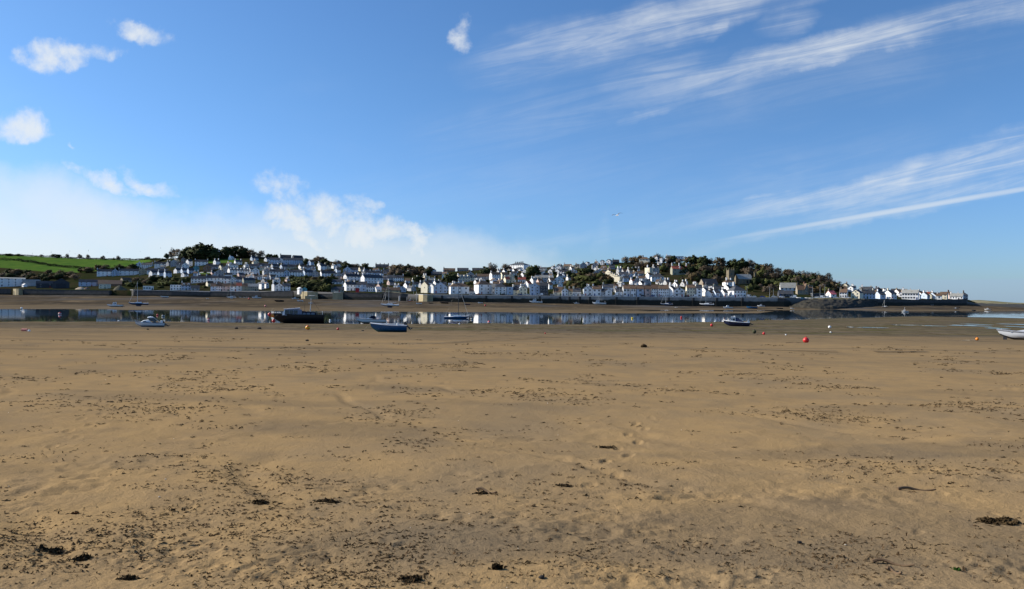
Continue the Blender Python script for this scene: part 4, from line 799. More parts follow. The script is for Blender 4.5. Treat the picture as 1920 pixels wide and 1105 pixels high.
# ------------------------------------------------------------------ trees, hedges, bushes
def leaf_mat(name, a, b):
    m = MT(name); n = m.noise(.5, 3); k = m.math('MULTIPLY_ADD', m.rnd(), .5, .75)
    cc = m.nd('ShaderNodeCombineXYZ'); [m.lk(cc.inputs[i], k) for i in range(3)]
    return m.out(m.mix(1, m.mix(m.step(n, .35, .65), a, b), cc.outputs[0], 'MULTIPLY'), .9, .15)
LEAF = {'e': leaf_mat('evergreen_foliage', (.026, .036, .013), (.050, .060, .022)), 'b': leaf_mat('bare_twigs', (.100, .078, .055), (.14, .11, .078)), 'a': leaf_mat('autumn_foliage', (.105, .074, .038), (.078, .064, .030)), 'g': leaf_mat('garden_foliage', (.062, .075, .022), (.090, .095, .032))}
BARK = plain('bark', (.075, .06, .048), .95, .1, .3)
def crown_mesh(kind, seed, nclump, nleaf, size, flat=1.0):
    r_ = np.random.RandomState(seed); V_, n = [], 0
    cs = []
    while len(cs) < nclump:
        q = r_.uniform(-1, 1, 3); l = np.linalg.norm(q)
        if l < 1 and l > .35 and q[2] > -.75: cs.append(q * np.array([.5, .5, .5 * flat]) * (.72 + .4 * r_.rand()))
    for c in cs:
        rr = r_.uniform(.13, .22)
        for _ in range(nleaf):
            d = r_.normal(size=3); d /= np.linalg.norm(d); p = c + d * rr * r_.uniform(.5, 1.1) * np.array([1, 1, .8])
            a = r_.normal(size=3); a /= np.linalg.norm(a); b = np.cross(a, d + r_.normal(size=3) * .6); b /= max(np.linalg.norm(b), 1e-6)
            s = size * r_.uniform(.6, 1.4); w = s * (.17 if kind == 'b' else .62)
            V_ += [p - a * s - b * w * .5, p + a * s * .3 - b * w, p + a * s + b * w * .4, p - a * s * .3 + b * w]
    V_ = np.array(V_); Q = V_.reshape(-1, 4, 3); ctr = Q.mean(1); nf_ = np.cross(Q[:, 1] - Q[:, 0], Q[:, 2] - Q[:, 0])
    flip = (nf_ * ctr).sum(1) < 0; Q[flip] = Q[flip][:, ::-1]; V_ = Q.reshape(-1, 3)
    cl = np.repeat(np.array(cs), nleaf * 4, 0); nn = V_ * 1.0 + (V_ - cl) * 1.6 + np.array([0, 0, .12]); nn /= np.linalg.norm(nn, axis=1)[:, None]
    V_ = V_.copy(); V_[:, 2] = V_[:, 2] * 1.05 + .54; f_ = np.arange(len(V_)).reshape(-1, 4)
    me = np_mesh('crown', V_, f_, LEAF[kind], True); me.normals_split_custom_set_from_vertices([tuple(q) for q in nn]); return me
def trunk_mesh(seed, bare):
    r_ = random.Random(seed); mb = MB(); mb.tube((0, 0, -.12), (0.01, 0, .34), .030, .021, 7)
    for i in range(9 if bare else 5):
        a = r_.uniform(0, 6.28); z0 = r_.uniform(.22, .38); e = Vector((math.cos(a) * r_.uniform(.18, .36), math.sin(a) * r_.uniform(.18, .36), r_.uniform(.6, .95)))
        st = Vector((0.005, 0, z0)); md = st.lerp(e, .5) + Vector((0, 0, -.04)); mb.tube(st, md, .016, .010, 5); mb.tube(md, e, .010, .003, 4)
        if bare:
            for _ in range(3):
                q = md.lerp(e, r_.uniform(0, .8)); mb.tube(q, q + Vector((r_.uniform(-.16, .16), r_.uniform(-.16, .16), r_.uniform(.03, .18))), .005, .0015, 3)
    return mb.mesh('trunk', BARK)
PROTO = {'e': [(trunk_mesh(i, 0), crown_mesh('e', 10 + i, 44, 22, .075)) for i in range(4)], 'a': [(trunk_mesh(20 + i, 0), crown_mesh('a', 30 + i, 40, 18, .068)) for i in range(3)],
         'b': [(trunk_mesh(40 + i, 1), crown_mesh('b', 50 + i, 44, 24, .085)) for i in range(4)], 'g': [(trunk_mesh(60 + i, 0), crown_mesh('g', 70 + i, 40, 20, .07)) for i in range(3)]}
KW = {'e': 'dark evergreen tree', 'a': 'russet autumn tree', 'b': 'bare brown tree', 'g': 'olive green leafy tree'}
def tree(px, py, hpx, wpx, kind, label, group, D=None, name='tree', cat='tree', sink=0.06):
    if D is None: p = on_hill(px, py); D = p.y
    else: p = P(px, py, D)
    h_ = hpx * D / F; w_ = wpx * 1.15 * D / F; r_ = random.Random(int(px * 13 + py * 5 + hpx)); tm, cm = r_.choice(PROTO[kind])
    root = empty(name, (p.x, p.y, p.z), r_.uniform(0, 6.28)); tag(root, label, cat, group)
    new_obj('trunk', tm, root, (0, 0, -sink * h_), 0, (h_, h_, h_)); new_obj('crown', cm, root, (0, 0, -sink * h_), 0, (w_, w_, h_ * .95))
for i, q in enumerate([(312,485,10,9,'e','small round evergreen at the left end of the hilltop trees'),(323,486,21,12,'b','tall bare tree at the left end of the hilltop trees'),(336,487,20,20,'b','bare tree left of the great hilltop pine'),(349,487,22,18,'e','evergreen just left of the great hilltop pine'),(362,488,26,22,'e','evergreen against the left flank of the great pine'),(379,489,33,38,'e','great broad dark pine on the hilltop skyline'),(399,487,24,22,'e','evergreen right of the great pine before the gap'),
      (424,484,23,22,'e','left evergreen of the second hilltop clump'),(438,483,24,26,'e','broadest evergreen of the second hilltop clump'),(456,483,21,22,'e','right evergreen of the second hilltop clump'),(472,484,17,16,'b','bare tree right of the hilltop pines'),(488,484,15,14,'b','smaller bare tree furthest right of the hilltop pines'),(504,485,9,12,'e','low evergreen left of the hilltop terrace skyline'),(516,485,8,9,'e','small evergreen above the hilltop terrace start'),
      (684,505,10,9,'e','lone dark bush-like tree on the falling skyline'),(1000,521,24,25,'e','big round evergreen below the long white villa'),(911,517,17,19,'e','round dark evergreen left of the bare skyline tree'),(922,513,21,17,'b','bare tree on the skyline beside the round evergreen'),(948,509,15,16,'b','bare tree left of the long white villa'),(846,533,22,28,'e','broad dark evergreen behind the six-window house'),(784,533,18,20,'e','dark round evergreen behind the quay head'),
      (1100,516,15,24,'e','dark evergreen mid slope above the quay centre'),(1048.5,501,6,9,'e','little dark bush tree on the right skyline'),(1530,529,19,17,'b','left of two bare trees where the wood runs down'),(1551,529,22,14,'b','right of two bare trees where the wood runs down')]): tree(*q[:5], q[5], None)
wr = random.Random(5)
def ordinal_label(i, n, what): return f'only {what}' if n == 1 else f'{"leftmost" if i == 0 else "rightmost" if i == n - 1 else ORD[i]} {what}' + ('' if i in (0, n - 1) else ', counted from left')
def wood(specs, label, group, kinds, hr, wr_):
    todo = []
    for px, py in specs:
        k = wr.choice(kinds); h_ = wr.uniform(*hr); todo.append((px, py, h_, h_ * wr.uniform(*wr_), k))
    for k in set(kinds):
        mine = sorted(q for q in todo if q[4] == k)
        for i, q in enumerate(mine): tree(*q, ordinal_label(i, len(mine), KW[k] + ' ' + label), group)
wood([(1172 + i * 11.5 + wr.uniform(-4, 4), float(np.interp(1172 + i * 11.5, KP, KC)) + wr.uniform(.5, 3)) for i in range(36)], 'along the crest of the wooded hill', 'trees along the wooded crest', 'eebba', (12, 19), (.8, 1.2))
wood([(1265 + i * 11.0 + wr.uniform(-5, 5), float(np.interp(1265 + i * 11.0, KP, KC)) * .72 + float(np.interp(1265 + i * 11.0, KP, KQ)) * .28 + wr.uniform(-3, 3)) for i in range(28)], 'on the upper slope of the wooded hill', 'trees of the upper wooded slope', 'eebbag', (13, 20), (.8, 1.2))
wood([(1300 + i * 10.5 + wr.uniform(-5, 5), float(np.interp(1300 + i * 10.5, KP, KC)) * .48 + float(np.interp(1300 + i * 10.5, KP, KQ)) * .52 + wr.uniform(-3, 3)) for i in range(26) if not 1352 < 1300 + i * 10.5 < 1412], 'on the lower slope of the wooded hill', 'trees of the lower wooded slope', 'eebagg', (12, 18), (.85, 1.25))
wood([(1405 + i * 11 + wr.uniform(-4, 4), 548 - (i % 3) * 3 + wr.uniform(-2, 2)) for i in range(6)] + [(1526 + i * 9, 549 + wr.uniform(-3, 2)) for i in range(7)], 'behind the quay end and schoolhouse', 'trees behind the quay end', 'aabge', (9, 14), (1, 1.4))
wood([(1178 + i * 9 + wr.uniform(-3, 3), 508 + wr.uniform(-6, 6)) for i in range(16)], 'between the wooded skyline and the castellated house', 'trees above the castellated house', 'ebga', (10, 15), (.9, 1.3))
wood([(1290 + i * 7 + wr.uniform(-3, 3), 522 + wr.uniform(-5, 6)) for i in range(9)], 'right of the red-roofed villa', 'trees right of the red-roofed villa', 'egab', (9, 13), (.9, 1.3))
wood([(1062 + i * 8.5 + wr.uniform(-3, 3), 534 + wr.uniform(-9, 8)) for i in range(11)] + [(1066 + i * 10, 523 + wr.uniform(-3, 4)) for i in range(9)], 'in the leafy slope behind mid quay', 'trees of the leafy mid slope', 'aggeab', (9, 14), (1.0, 1.4))
wood([(732 + i * 6.2 + wr.uniform(-2, 2), 513 + wr.uniform(-3, 8)) for i in range(13)] + [(736 + i * 7.5, 508 + wr.uniform(-1, 2)) for i in range(9)], 'in the brown wood on the saddle', 'trees of the saddle wood', 'aabbe', (9, 14), (.9, 1.3))
wood([(548 + i * 7 + wr.uniform(-2, 2), 541 + wr.uniform(-11, 3)) for i in range(12)] + [(574 + i * 7, 548 + wr.uniform(-3, 1)) for i in range(7)], 'in the dark clump behind the bastion', 'trees of the bastion clump', 'eeeg', (12, 18), (1.0, 1.3))
wood([(608 + i * 9 + wr.uniform(-3, 3), float(np.interp(608 + i * 9, KP, KC)) + wr.uniform(1, 7)) for i in range(9)] + [(575 + i * 8, 494 + wr.uniform(-2, 3)) for i in range(5)], 'along the falling crest of the left hill', 'trees of the falling crest', 'aebbe', (8, 13), (1.1, 1.5))
wood([(2 + i * 8.2 + wr.uniform(-3, 3), 519.5 + wr.uniform(-7, 5) + (i > 6) * 3) for i in range(18)] + [(20 + i * 13, 524) for i in range(9)], 'in the scrubby band below the green field', 'trees below the green field', 'ebbea', (8, 13), (1.1, 1.5))
wood([(150 + i * 10 + wr.uniform(-3, 3), 512 + wr.uniform(-6, 2)) for i in range(11)] + [(256 + i * 6, 531 + wr.uniform(-4, 6)) for i in range(6)] + [(232 + i * 7, 538 + wr.uniform(-4, 3)) for i in range(5)], 'in the gardens right of the boat yard', 'garden trees by the boat yard', 'ebbag', (8, 13), (1.1, 1.5))
wood([(292 + i * 7.5 + wr.uniform(-3, 3), 530 + wr.uniform(-5, 6)) for i in range(9)] + [(300 + i * 8, 536) for i in range(4)], 'in the gardens above the pale-coped quay', 'garden trees above the pale quay', 'gge', (6, 10), (1.2, 1.6))
# garden bushes filling the gaps between the houses
bushes = {}
while sum(map(len, bushes.values())) < 190:
    px_ = wr.uniform(290, 1360); q0, q1 = float(np.interp(px_, KP, KQ)), float(np.interp(px_, KP, KC)); py_ = q1 + (q0 - q1) * wr.uniform(.05, .93)
    if 386 < px_ < 450 and 484 < py_ < 494: continue
    if any(abs(px_ - a) < w_ * .5 + 1 and -2.5 < b - py_ < 9 for a, b, w_ in HOUSES): continue
    k = wr.choice('eegab'); h_ = wr.uniform(4, 8)
    z_ = 'left hill' if px_ < 640 else ('slipway slopes' if px_ < 800 else ('slopes behind the quay head' if px_ < 1000 else 'slopes behind the tall terrace'))
    bushes.setdefault((k, z_), []).append((px_, py_, h_, h_ * wr.uniform(1.1, 1.6)))
for (k, z_), lst in bushes.items():
    for i, q in enumerate(sorted(lst)):
        tree(*q, k, ordinal_label(i, len(lst), {'e': 'dark evergreen', 'a': 'russet', 'b': 'bare brown', 'g': 'olive green'}[k] + ' bush on the ' + z_), 'garden bushes of the ' + z_, None, 'bush', 'bush', .22)
def hedge(label, pts, hpx, kind='e', D=None):
    r_ = np.random.RandomState(len(label) * 7); V_ = []; tot = 0
    W = [on_hill(q, y) for q, y in pts]; o = W[0].copy()
    for (a, b), hh in zip(zip(W, W[1:]), [hpx] * len(W)):
        L = (b - a).length; n = int(L * 11.0); s = a.y / F
        for _ in range(n):
            t = r_.rand(); h_ = hh * s * (.85 + .15 * math.sin(t * L * .13) + .2 * r_.rand()); p = a.lerp(b, t) - o + Vector((r_.uniform(-1.1, 1.1), r_.uniform(-1.1, 1.1), h_ * r_.rand() ** .6 - .2))
            u_ = np.array(r_.normal(size=3)); u_ /= np.linalg.norm(u_); w_ = np.array(r_.normal(size=3)); w_ = np.cross(u_, w_); w_ /= np.linalg.norm(w_); pp_ = np.array(p); s2 = r_.uniform(.4, .9)
            V_ += [pp_ - u_ * s2, pp_ + w_ * s2 * .6, pp_ + u_ * s2, pp_ - w_ * s2 * .6]
    root = empty('hedge', o); tag(root, label, 'hedge'); ob = new_obj('foliage', np_mesh('foliage', V_, np.arange(len(V_)).reshape(-1, 4), LEAF[kind]), root)
    st = MB()
    for a in W: q = a - o; st.tube((q.x, q.y, -.5), (q.x, q.y, hpx * .5 * a.y / F), .25, .1, 5)
    st.build('stems', BARK, root)
hedge('dark hedge dividing the two green fields at far left', [(-120, 481), (0, 488), (30, 489.5), (60, 493.5), (95, 499.5), (130, 503), (165, 505)], 4.6)
hedge('dark hedge along the skyline of the green field', [(-120, 475.2), (0, 478.6), (40, 479.6), (80, 481.6), (140, 484.8), (200, 487), (262, 487.6), (300, 486.5)], 2.4)
hedge('dark hedge bordering the lawn on the left hill', [(386, 485.4), (420, 485), (436, 485.2)], 3)
hedge('scrub line at the lower edge of the upper field', [(160, 506), (210, 505.5), (250, 503.5), (262, 501)], 4)
for i, (q, y, h_, w_, k, lab) in enumerate([(16,479.5,4,14,'e','low dark thicket at the far left of the field skyline'),(34,480,3.5,12,'e','small thicket second from left on the field skyline'),(77,482,5,6,'b','tiny bare tree left of the domed thicket'),(104,483,7,16,'e','domed dark thicket on the field skyline'),(125,484.5,9,6,'b','leftmost of the lone windswept trees on the field skyline'),(149,485.5,9,8,'b','second windswept tree on the field skyline'),(164,486,9,7,'b','third windswept tree on the field skyline'),(192,487.3,8,8,'b','fourth windswept tree on the field skyline'),(213,487.8,5,4,'b','thin little tree between windswept ones on the field skyline'),(221,488,9,7,'b','fifth windswept tree on the field skyline'),(243,487.6,4,3,'b','slight lone sapling on the field skyline'),(276,487,6,10,'b','bare thicket at the right end of the field skyline')]): tree(q, y, h_, w_, k, lab, None)
# ------------------------------------------------------------------ boats
def surface(px, py):             # where a pixel meets the beach, the water or the mud
    c = (px - 960) / F; lim = float(kk(c, KD)) - 5; Ds = np.arange(20, lim, .25); x = c * Ds
    zb = np.where(Ds < near_edge(c) + 5, beach_base(x, Ds), np.where(Ds > far_edge(c) - 5, mud_z(x, Ds), 0)); z = np.maximum(zb, 0)
    ok = (hor(px) - (z - CZ) * F / Ds) <= py; i = int(np.argmax(ok)) if ok.any() else len(Ds) - 1
    return float(x[i]), float(Ds[i]), float(z[i])
def hull_mesh(L, B, H, sheer=.25, rake=.12, mats=None, boot=.35, fine=2.2, tumble=.0, draft=.0, inside=None, transom=.82):
    n, k = 15, 7; V_, f_, mi = [], [], []
    for side in (1, -1):
        b0 = len(V_)
        for i in range(n):
            t = i / (n - 1); hb = B / 2 * (1 - max(0, (t - .42) / .58) ** fine) * (transom + (1 - transom) * min(1, t / .35)); hb = max(hb, .012 * B)
            zt = H * (1 + sheer * t ** 2.2); zk = H * .72 * max(0, (t - .78) / .22) ** 2.0 - draft * (1 - abs(2 * t - .9) ** 2 if abs(2 * t - .9) < 1 else 0)
            for j in range(k):
                s = j / (k - 1); y = hb * math.sin(min(s * 1.25, 1) * math.pi / 2) ** .8 * (.93 + .07 * s); z = zk + (zt - zk) * s ** 1.25
                V_.append((t * L * (1 - rake * .5) + rake * L * .5 * (z / (H * (1 + sheer))) * t ** 3 - L / 2, side * y, z))
        for i in range(n - 1):
            for j in range(k - 1):
                a = b0 + i * k + j; q = (a, a + k, a + k + 1, a + 1); f_.append(q if side < 0 else q[::-1]); mi.append(1 if (j + .5) / (k - 1) < boot else 0)
    for j in range(k - 1): f_.append((j, j + 1, n * k + j + 1, n * k + j)); mi.append(1 if (j + .5) / (k - 1) < boot else 0)
    return np_mesh('hull', V_, f_, mats, True, mi)
def deck(L, B, H, sheer, rake, x0, x1, drop, crown=.03, fine=2.2, transom=.82):   # a deck following the hull's edge between two fractions
    mb = MB(); n = 12; vs = []
    for i in range(n):
        t = x0 + (x1 - x0) * i / (n - 1); hb = max(B / 2 * (1 - max(0, (t - .42) / .58) ** fine) * (transom + (1 - transom) * min(1, t / .35)), .012 * B) * .99
        z = H * (1 + sheer * t ** 2.2) - drop; x = t * L * (1 - rake * .5) + rake * L * .5 * t ** 3 - L / 2
        vs += [(x, -hb, z), (x, 0, z + crown * B), (x, hb, z)]
    mb.add(vs, [(i * 3 + a, (i + 1) * 3 + a, (i + 1) * 3 + a + 1, i * 3 + a + 1) for i in range(n - 1) for a in (0, 1)]); return mb
def gunwale(L, B, H, sheer, rake, r, fine=2.2, transom=.82):
    mb = MB(); n = 14
    for side in (1, -1):
        prev = None
        for i in range(n):
            t = i / (n - 1); hb = max(B / 2 * (1 - max(0, (t - .42) / .58) ** fine) * (transom + (1 - transom) * min(1, t / .35)), .012 * B)
            p = Vector((t * L * (1 - rake * .5) + rake * L * .5 * t ** 3 - L / 2, side * hb, H * (1 + sheer * t ** 2.2)))
            if prev: mb.tube(prev, p, r, n=5)
            prev = p
    return mb
def outboard(root, x, z, s=1.0, cowl=None, tilt=.6):
    o = empty('tmp', (0, 0, 0)); bpy.data.objects.remove(o)
    mb = MB(); mb.box(-.22 * s, .16 * s, -.16 * s, .16 * s, .1 * s, .55 * s); ob = mb.build('outboard_motor', cowl or METAL, root, (x, 0, z)); ob.rotation_euler = (0, tilt, 0)
    MB().box(-.10 * s, .08 * s, -.06 * s, .06 * s, -.75 * s, .1 * s).build('shaft', METAL, ob)
    MB().tube((-.12 * s, 0, -.72 * s), (-.36 * s, 0, -.72 * s), .09 * s, .05 * s).build('gearcase', METAL, ob)
    pr = MB()
    for i in range(3): a = i * 2.09; pr.add([(-.34*s, 0, -.72*s), (-.36*s, .17*s*math.cos(a), -.72*s+.17*s*math.sin(a)), (-.33*s, .17*s*math.cos(a+.6), -.72*s+.17*s*math.sin(a+.6))], [(0, 1, 2)])
    pr.build('propeller', METAL, ob)
def side_windows(root, xs, z0, z1, y, m=GLASS, slant=0.0, name='window'):
    for x0, x1 in xs:
        for s in (1, -1): MB().add([(x0, s * y, z0), (x1, s * y, z0), (x1 - slant, s * (y - .03), z1), (x0 + slant * .6, s * (y - .03), z1), (x0, s * (y - .05), z0), (x1, s * (y - .05), z0), (x1 - slant, s * (y - .07), z1), (x0 + slant * .6, s * (y - .07), z1)], [(0,1,2,3) if s < 0 else (3,2,1,0), (4,7,6,5) if s < 0 else (5,6,7,4), (0,4,5,1), (1,5,6,2), (2,6,7,3), (3,7,4,0)]).build(name, m, root)
def boat(kind, px, py, wpx, label, bow='left', yaw=0, roll=0, hull=None, bottom=None, mast=None, group=None, name='boat', cat='boat', z=None, D=None):
    x, d, zz = surface(px, py) if D is None else (P(px, py, D).x, D, P(px, py, D).z)
    if z is not None: zz = z
    L = wpx * d / F; al = math.atan(x / d)
    rz = (math.pi if bow == 'left' else 0) - al + R(yaw)
    root = empty(name, (x, d, zz - .03), rz, R(roll)); tag(root, label, cat, group)
    hm = hull or HWHITE; bt = bottom or hm
    if kind == 'cruiser':
        L *= .93; B, H, sh, rk = L * .37, L * .155, .38, .16
        new_obj('hull', hull_mesh(L, B, H, sh, rk, [hm, HGREY], .42), root)
        deck(L, B, H, sh, rk, .45, 1, .02).build('foredeck', hm, root); deck(L, B, H, sh, rk, .0, .47, H * .55).build('cockpit_floor', HGREY, root)
        gunwale(L, B, H, sh, rk, L * .011).build('rubbing_strake', mat('strake_grey', (.16, .17, .19)), root)
        cb = MB().prism([(-L*.02, H*.95), (L*.33, H*1.12), (L*.20, H*1.62), (L*.07, H*1.72), (-L*.02, H*1.72)], B*.40, -B*.40, 0, B*.30, -B*.30); c_ = cb.build('cabin', hm, root)
        side_windows(c_, [(L*.12, L*.24)], H*1.34, H*1.5, B*.365, GLASS, .03)
        MB().prism([(-L*.22, H*1.0), (L*.03, H*1.7), (L*.06, H*2.28), (-L*.10, H*2.42), (-L*.16, H*2.2)], B*.34, -B*.34, 0, B*.28, -B*.28).build('windscreen', GLASS, root)
        MB().prism([(-L*.14, H*2.28), (L*.085, H*2.22), (L*.06, H*2.42), (-L*.02, H*2.52), (-L*.10, H*2.46)], B*.31, -B*.31).build('canopy_top', hm, root)
        fr = MB(); [fr.tube((-L*.14, s*B*.3, H*2.3), (-L*.36, s*B*.38, H*1.0), .02, n=5) for s in (1, -1)]; fr.build('canopy_frame', ALU, root)
        MB().tube((L*.46, 0, H*1.3), (L*.49, 0, H*1.75), .03, .02).build('bow_post', hm, root); MB().tube((L*.36, 0, H*1.2), (L*.36, 0, H*2.2), .012).build('aerial', ALU, root)
        MB().box(-L*.44, -L*.36, -.22, .22, H*.8, H*1.55).build('cockpit_seat', hm, root)
        outboard(root, -L*.5, H*.85, 1.05, METAL, .9); outboard(root, -L*.485, H*.8, .7, HGREY, .5)
    elif kind == 'launch':
        L *= .97; B, H, sh, rk = L * .27, L * .168, .16, .12
        new_obj('hull', hull_mesh(L, B, H, sh, rk, [hm, hm], .3, 2.6), root); deck(L, B, H, sh, rk, 0, 1, .25, .02, 2.6).build('deck', mat('deck_grey', (.2, .2, .2)), root)
        gunwale(L, B, H, sh, rk, .07, 2.6).build('rubbing_strake', hm, root)
        wh = MB().prism([(-L*.02, H*.9), (L*.29, H*.95), (L*.24, H*1.62), (-L*.02, H*1.72)], B*.40, -B*.40, 0, B*.36, -B*.36).build('wheelhouse', mat('cabin_blue_grey', (.22, .25, .33)), root)
        MB().prism([(-L*.04, H*1.70), (L*.26, H*1.60), (L*.27, H*1.68), (-L*.04, H*1.84)], B*.41, -B*.41).build('wheelhouse_roof', mat('cabin_roof_pale', (.42, .44, .50)), root)
        side_windows(wh, [(L*.005, L*.075), (L*.09, L*.155), (L*.17, L*.24)], H*1.13, H*1.54, B*.405, GLASS, .02)
        for y_ in (-.5, .5): MB().add([(L*.293, y_*B*.36-B*.13, H*1.05), (L*.293, y_*B*.36+B*.13, H*1.05), (L*.256, y_*B*.36+B*.12, H*1.5), (L*.256, y_*B*.36-B*.12, H*1.5)], [(0,1,2,3)]).build('windscreen', GLASS, wh)
        MB().prism([(L*.25, H*.98), (L*.30, H*.98), (L*.255, H*1.60), (L*.245, H*1.60)], B*.42, -B*.42, 0, B*.385, -B*.385).build('windscreen_frame', HWHITE, wh)
        MB().box(-L*.075, -L*.018, -B*.36, B*.36, H*.85, H*1.62).build('bulkhead', mat('cabin_blue_grey', None), root)
        af = MB().prism([(-L*.36, H*.85), (-L*.075, H*.9), (-L*.075, H*1.45), (-L*.34, H*1.32)], B*.38, -B*.38, 0, B*.35, -B*.35).build('aft_cabin', CANVAS, root)
        side_windows(af, [(-L*.15, -L*.09), (-L*.235, -L*.165), (-L*.32, -L*.25)], H*1.02, H*1.26, B*.382, plain('aft_glass', (.09, .12, .17), .2, .5, .1), .01)
        for q in (.38, .42, .34): MB().ball((L*q, B*.05, H*1.27), .16, 1, 1, .6, 8, 6).build('deck_fitting', HWHITE, root)
        m1 = MB(); m1.tube((-L*.235, 0, H*1.3), (-L*.25, 0, H*1.3 + 27*d/F), .085, .05, 7); ms = m1.build('mast', ALU, root); MB().box(-.5, .5, -.06, .06, 0, .12).build('crosstree', ALU, ms, (-L*.243, 0, H*1.3 + 17*d/F))
        MB().tube((-L*.13, 0, H*1.4), (-L*.13, 0, H*1.4 + 13*d/F), .04, .03).build('aerial', METAL, root)
        MB().tube((-L*.25, 0, H*1.3 + 26*d/F), (-L*.47, 0, H*1.05), .018, n=4).build('stay', METAL, root)
        rl = MB(); [rl.tube((-L*.47, y_, H*.9), (-L*.47, y_, H*1.4), .025, n=5) for y_ in (-B*.36, 0, B*.36)]; rl.tube((-L*.47, -B*.36, H*1.4), (-L*.47, B*.36, H*1.4), .025, n=5); rl.build('stern_rail', ALU, root)
    elif kind == 'speed':
        B, H, sh, rk = L * .36, L * .125, .42, .22
        new_obj('hull', hull_mesh(L, B, H, sh, rk, [hm, bt], .4), root); deck(L, B, H, sh, rk, .36, 1, .01, .05).build('foredeck', hm, root); deck(L, B, H, sh, rk, 0, .38, H*.4).build('cockpit_floor', HGREY, root)
        gunwale(L, B, H, sh, rk, L*.012).build('rubbing_strake', mat('strake_grey', (.16, .17, .19)), root)
        MB().prism([(-L*.05, H*1.02), (L*.30, H*1.16), (L*.08, H*1.52), (-L*.05, H*1.55)], B*.36, -B*.36, 0, B*.24, -B*.24).build('coachroof', hm, root)
        MB().prism([(-L*.16, H*1.2), (L*.07, H*1.45), (-L*.01, H*2.05), (-L*.10, H*2.15), (-L*.17, H*1.9)], B*.33, -B*.33, 0, B*.24, -B*.24).build('canvas_cover', CANVAS if hull is not HGREY else CANVB, root)
        MB().box(-L*.30, -L*.22, -B*.3, B*.3, H*.7, H*1.22).build('seat', hm, root); MB().tube((L*.42, 0, H*1.3), (L*.43, 0, H*1.62), .05, .03).build('bow_post', hm, root)
        MB().box(L*.34, L*.40, -.03, .03, -.02, H*.75).build('keel_prop', METAL, root); outboard(root, -L*.5, H*.8, .9, METAL, .8)
    elif kind == 'open':
        L *= .93; B, H, sh, rk = L * .36, L * .2, .26, .14
        new_obj('hull', hull_mesh(L, B, H, sh, rk, [hm, bt], .34, 2.4), root); deck(L, B, H, sh, rk, .0, .8, H*.6, 0, 2.4).build('floor', mat('floor_pale', (.36, .37, .37)), root); deck(L, B, H, sh, rk, .74, 1, .03, .02, 2.4).build('foredeck', HWHITE, root)
        gunwale(L, B, H, sh, rk, L*.013, 2.4).build('gunwale', HWHITE, root)
        for q in (-.22, .02): MB().box(L*q, L*q+.28, -B*.44, B*.44, H*.68, H*.74).build('thwart', TIMBER, root)
        MB().tube((L*.05, -B*.25, H*.7), (L*.05, -B*.25, H*1.55), .07, .07).build('samson_post', HWHITE, root); MB().ball((-L*.24, B*.40, H*1.16), .12, 1, 1, 1.6, 8, 6).build('fender', HWHITE, root)
        MB().tube((L*.5, 0, H*1.22), (L*.5 + 1.0, .2, .1), .015, n=4).build('mooring_rope', ROPE, root)
        outboard(root, -L*.5, H*.95, 1.0, METAL, .75)
    elif kind == 'pilot':
        L *= .92; B, H, sh, rk = L * .36, L * .155, .5, .2
        new_obj('hull', hull_mesh(L, B, H, sh, rk, [hm, hm], .3), root); deck(L, B, H, sh, rk, .3, 1, .0, .03).build('foredeck', HWHITE, root); deck(L, B, H, sh, rk, 0, .32, H*.5).build('cockpit_floor', HGREY, root)
        gunwale(L, B, H, sh, rk, L*.013).build('rubbing_strake', HWHITE, root)
        MB().prism([(L*.02, H*1.05), (L*.38, H*1.28), (L*.30, H*1.5), (L*.02, H*1.45)], B*.42, -B*.42, 0, B*.33, -B*.33).build('coachroof', HWHITE, root)
        w_ = MB().prism([(L*.03, H*1.0), (L*.27, H*1.3), (L*.19, H*2.28), (L*.03, H*2.28)], B*.40, -B*.40, 0, B*.33, -B*.33).build('wheelhouse', HWHITE, root)
        MB().prism([(L*.01, H*2.26), (L*.21, H*2.26), (L*.19, H*2.42), (L*.02, H*2.44)], B*.36, -B*.36).build('wheelhouse_roof', HWHITE, root)
        side_windows(w_, [(L*.05, L*.13)], H*1.45, H*2.0, B*.395); side_windows(w_, [(L*.15, L*.175), (L*.19, L*.215)], H*1.6, H*2.05, B*.385)
        MB().prism([(-L*.30, H*1.0), (L*.03, H*1.05), (L*.03, H*2.2), (-L*.02, H*2.2), (-L*.26, H*1.25)], B*.41, -B*.41, 0, B*.33, -B*.33).build('canvas_hood', CANVB if False else plain('hood_navy', (.035, .05, .10), .9, .1, .2), root)
        MB().ball((L*.07, 0, H*2.55), .12, 1.6, 1.6, .6, 8, 6).build('radar_dome', HWHITE, root)
        outboard(root, -L*.5, H*.95, 1.05, HWHITE, .9); outboard(root, -L*.49, H*.8, .7, METAL, .5)
    elif kind == 'yacht':
        B, H, sh, rk = L * .3, L * .10, .35, .2; kz = L * .07 if z is None else 0.0
        h_ = new_obj('hull', hull_mesh(L, B, H, sh, rk, [hm, bt], .45, 2.0, 0, 0, None, .6), root, (0, 0, kz)); deck(L, B, H, sh, rk, 0, 1, .02, .04, 2.0, .6).build('deck', HWHITE, root, (0, 0, kz))
        if kz: MB().prism([(-L*.12, 0), (L*.10, 0), (L*.15, kz + H*.2), (-L*.16, kz + H*.2)], .14, -.14).build('keel', bt, root)
        MB().prism([(-L*.16, kz + H*.95), (L*.22, kz + H*1.1), (L*.14, kz + H*1.55), (-L*.15, kz + H*1.65)], B*.30, -B*.30, 0, B*.22, -B*.22).build('coachroof', HWHITE, root)
        mh = (mast or 40) * d / F; mp = MB().tube((L*.06, 0, kz + H), (L*.06, 0, kz + mh), .10, .06, 6).build('mast', ALU if hull is not HBLUE or z is None else METAL, root)
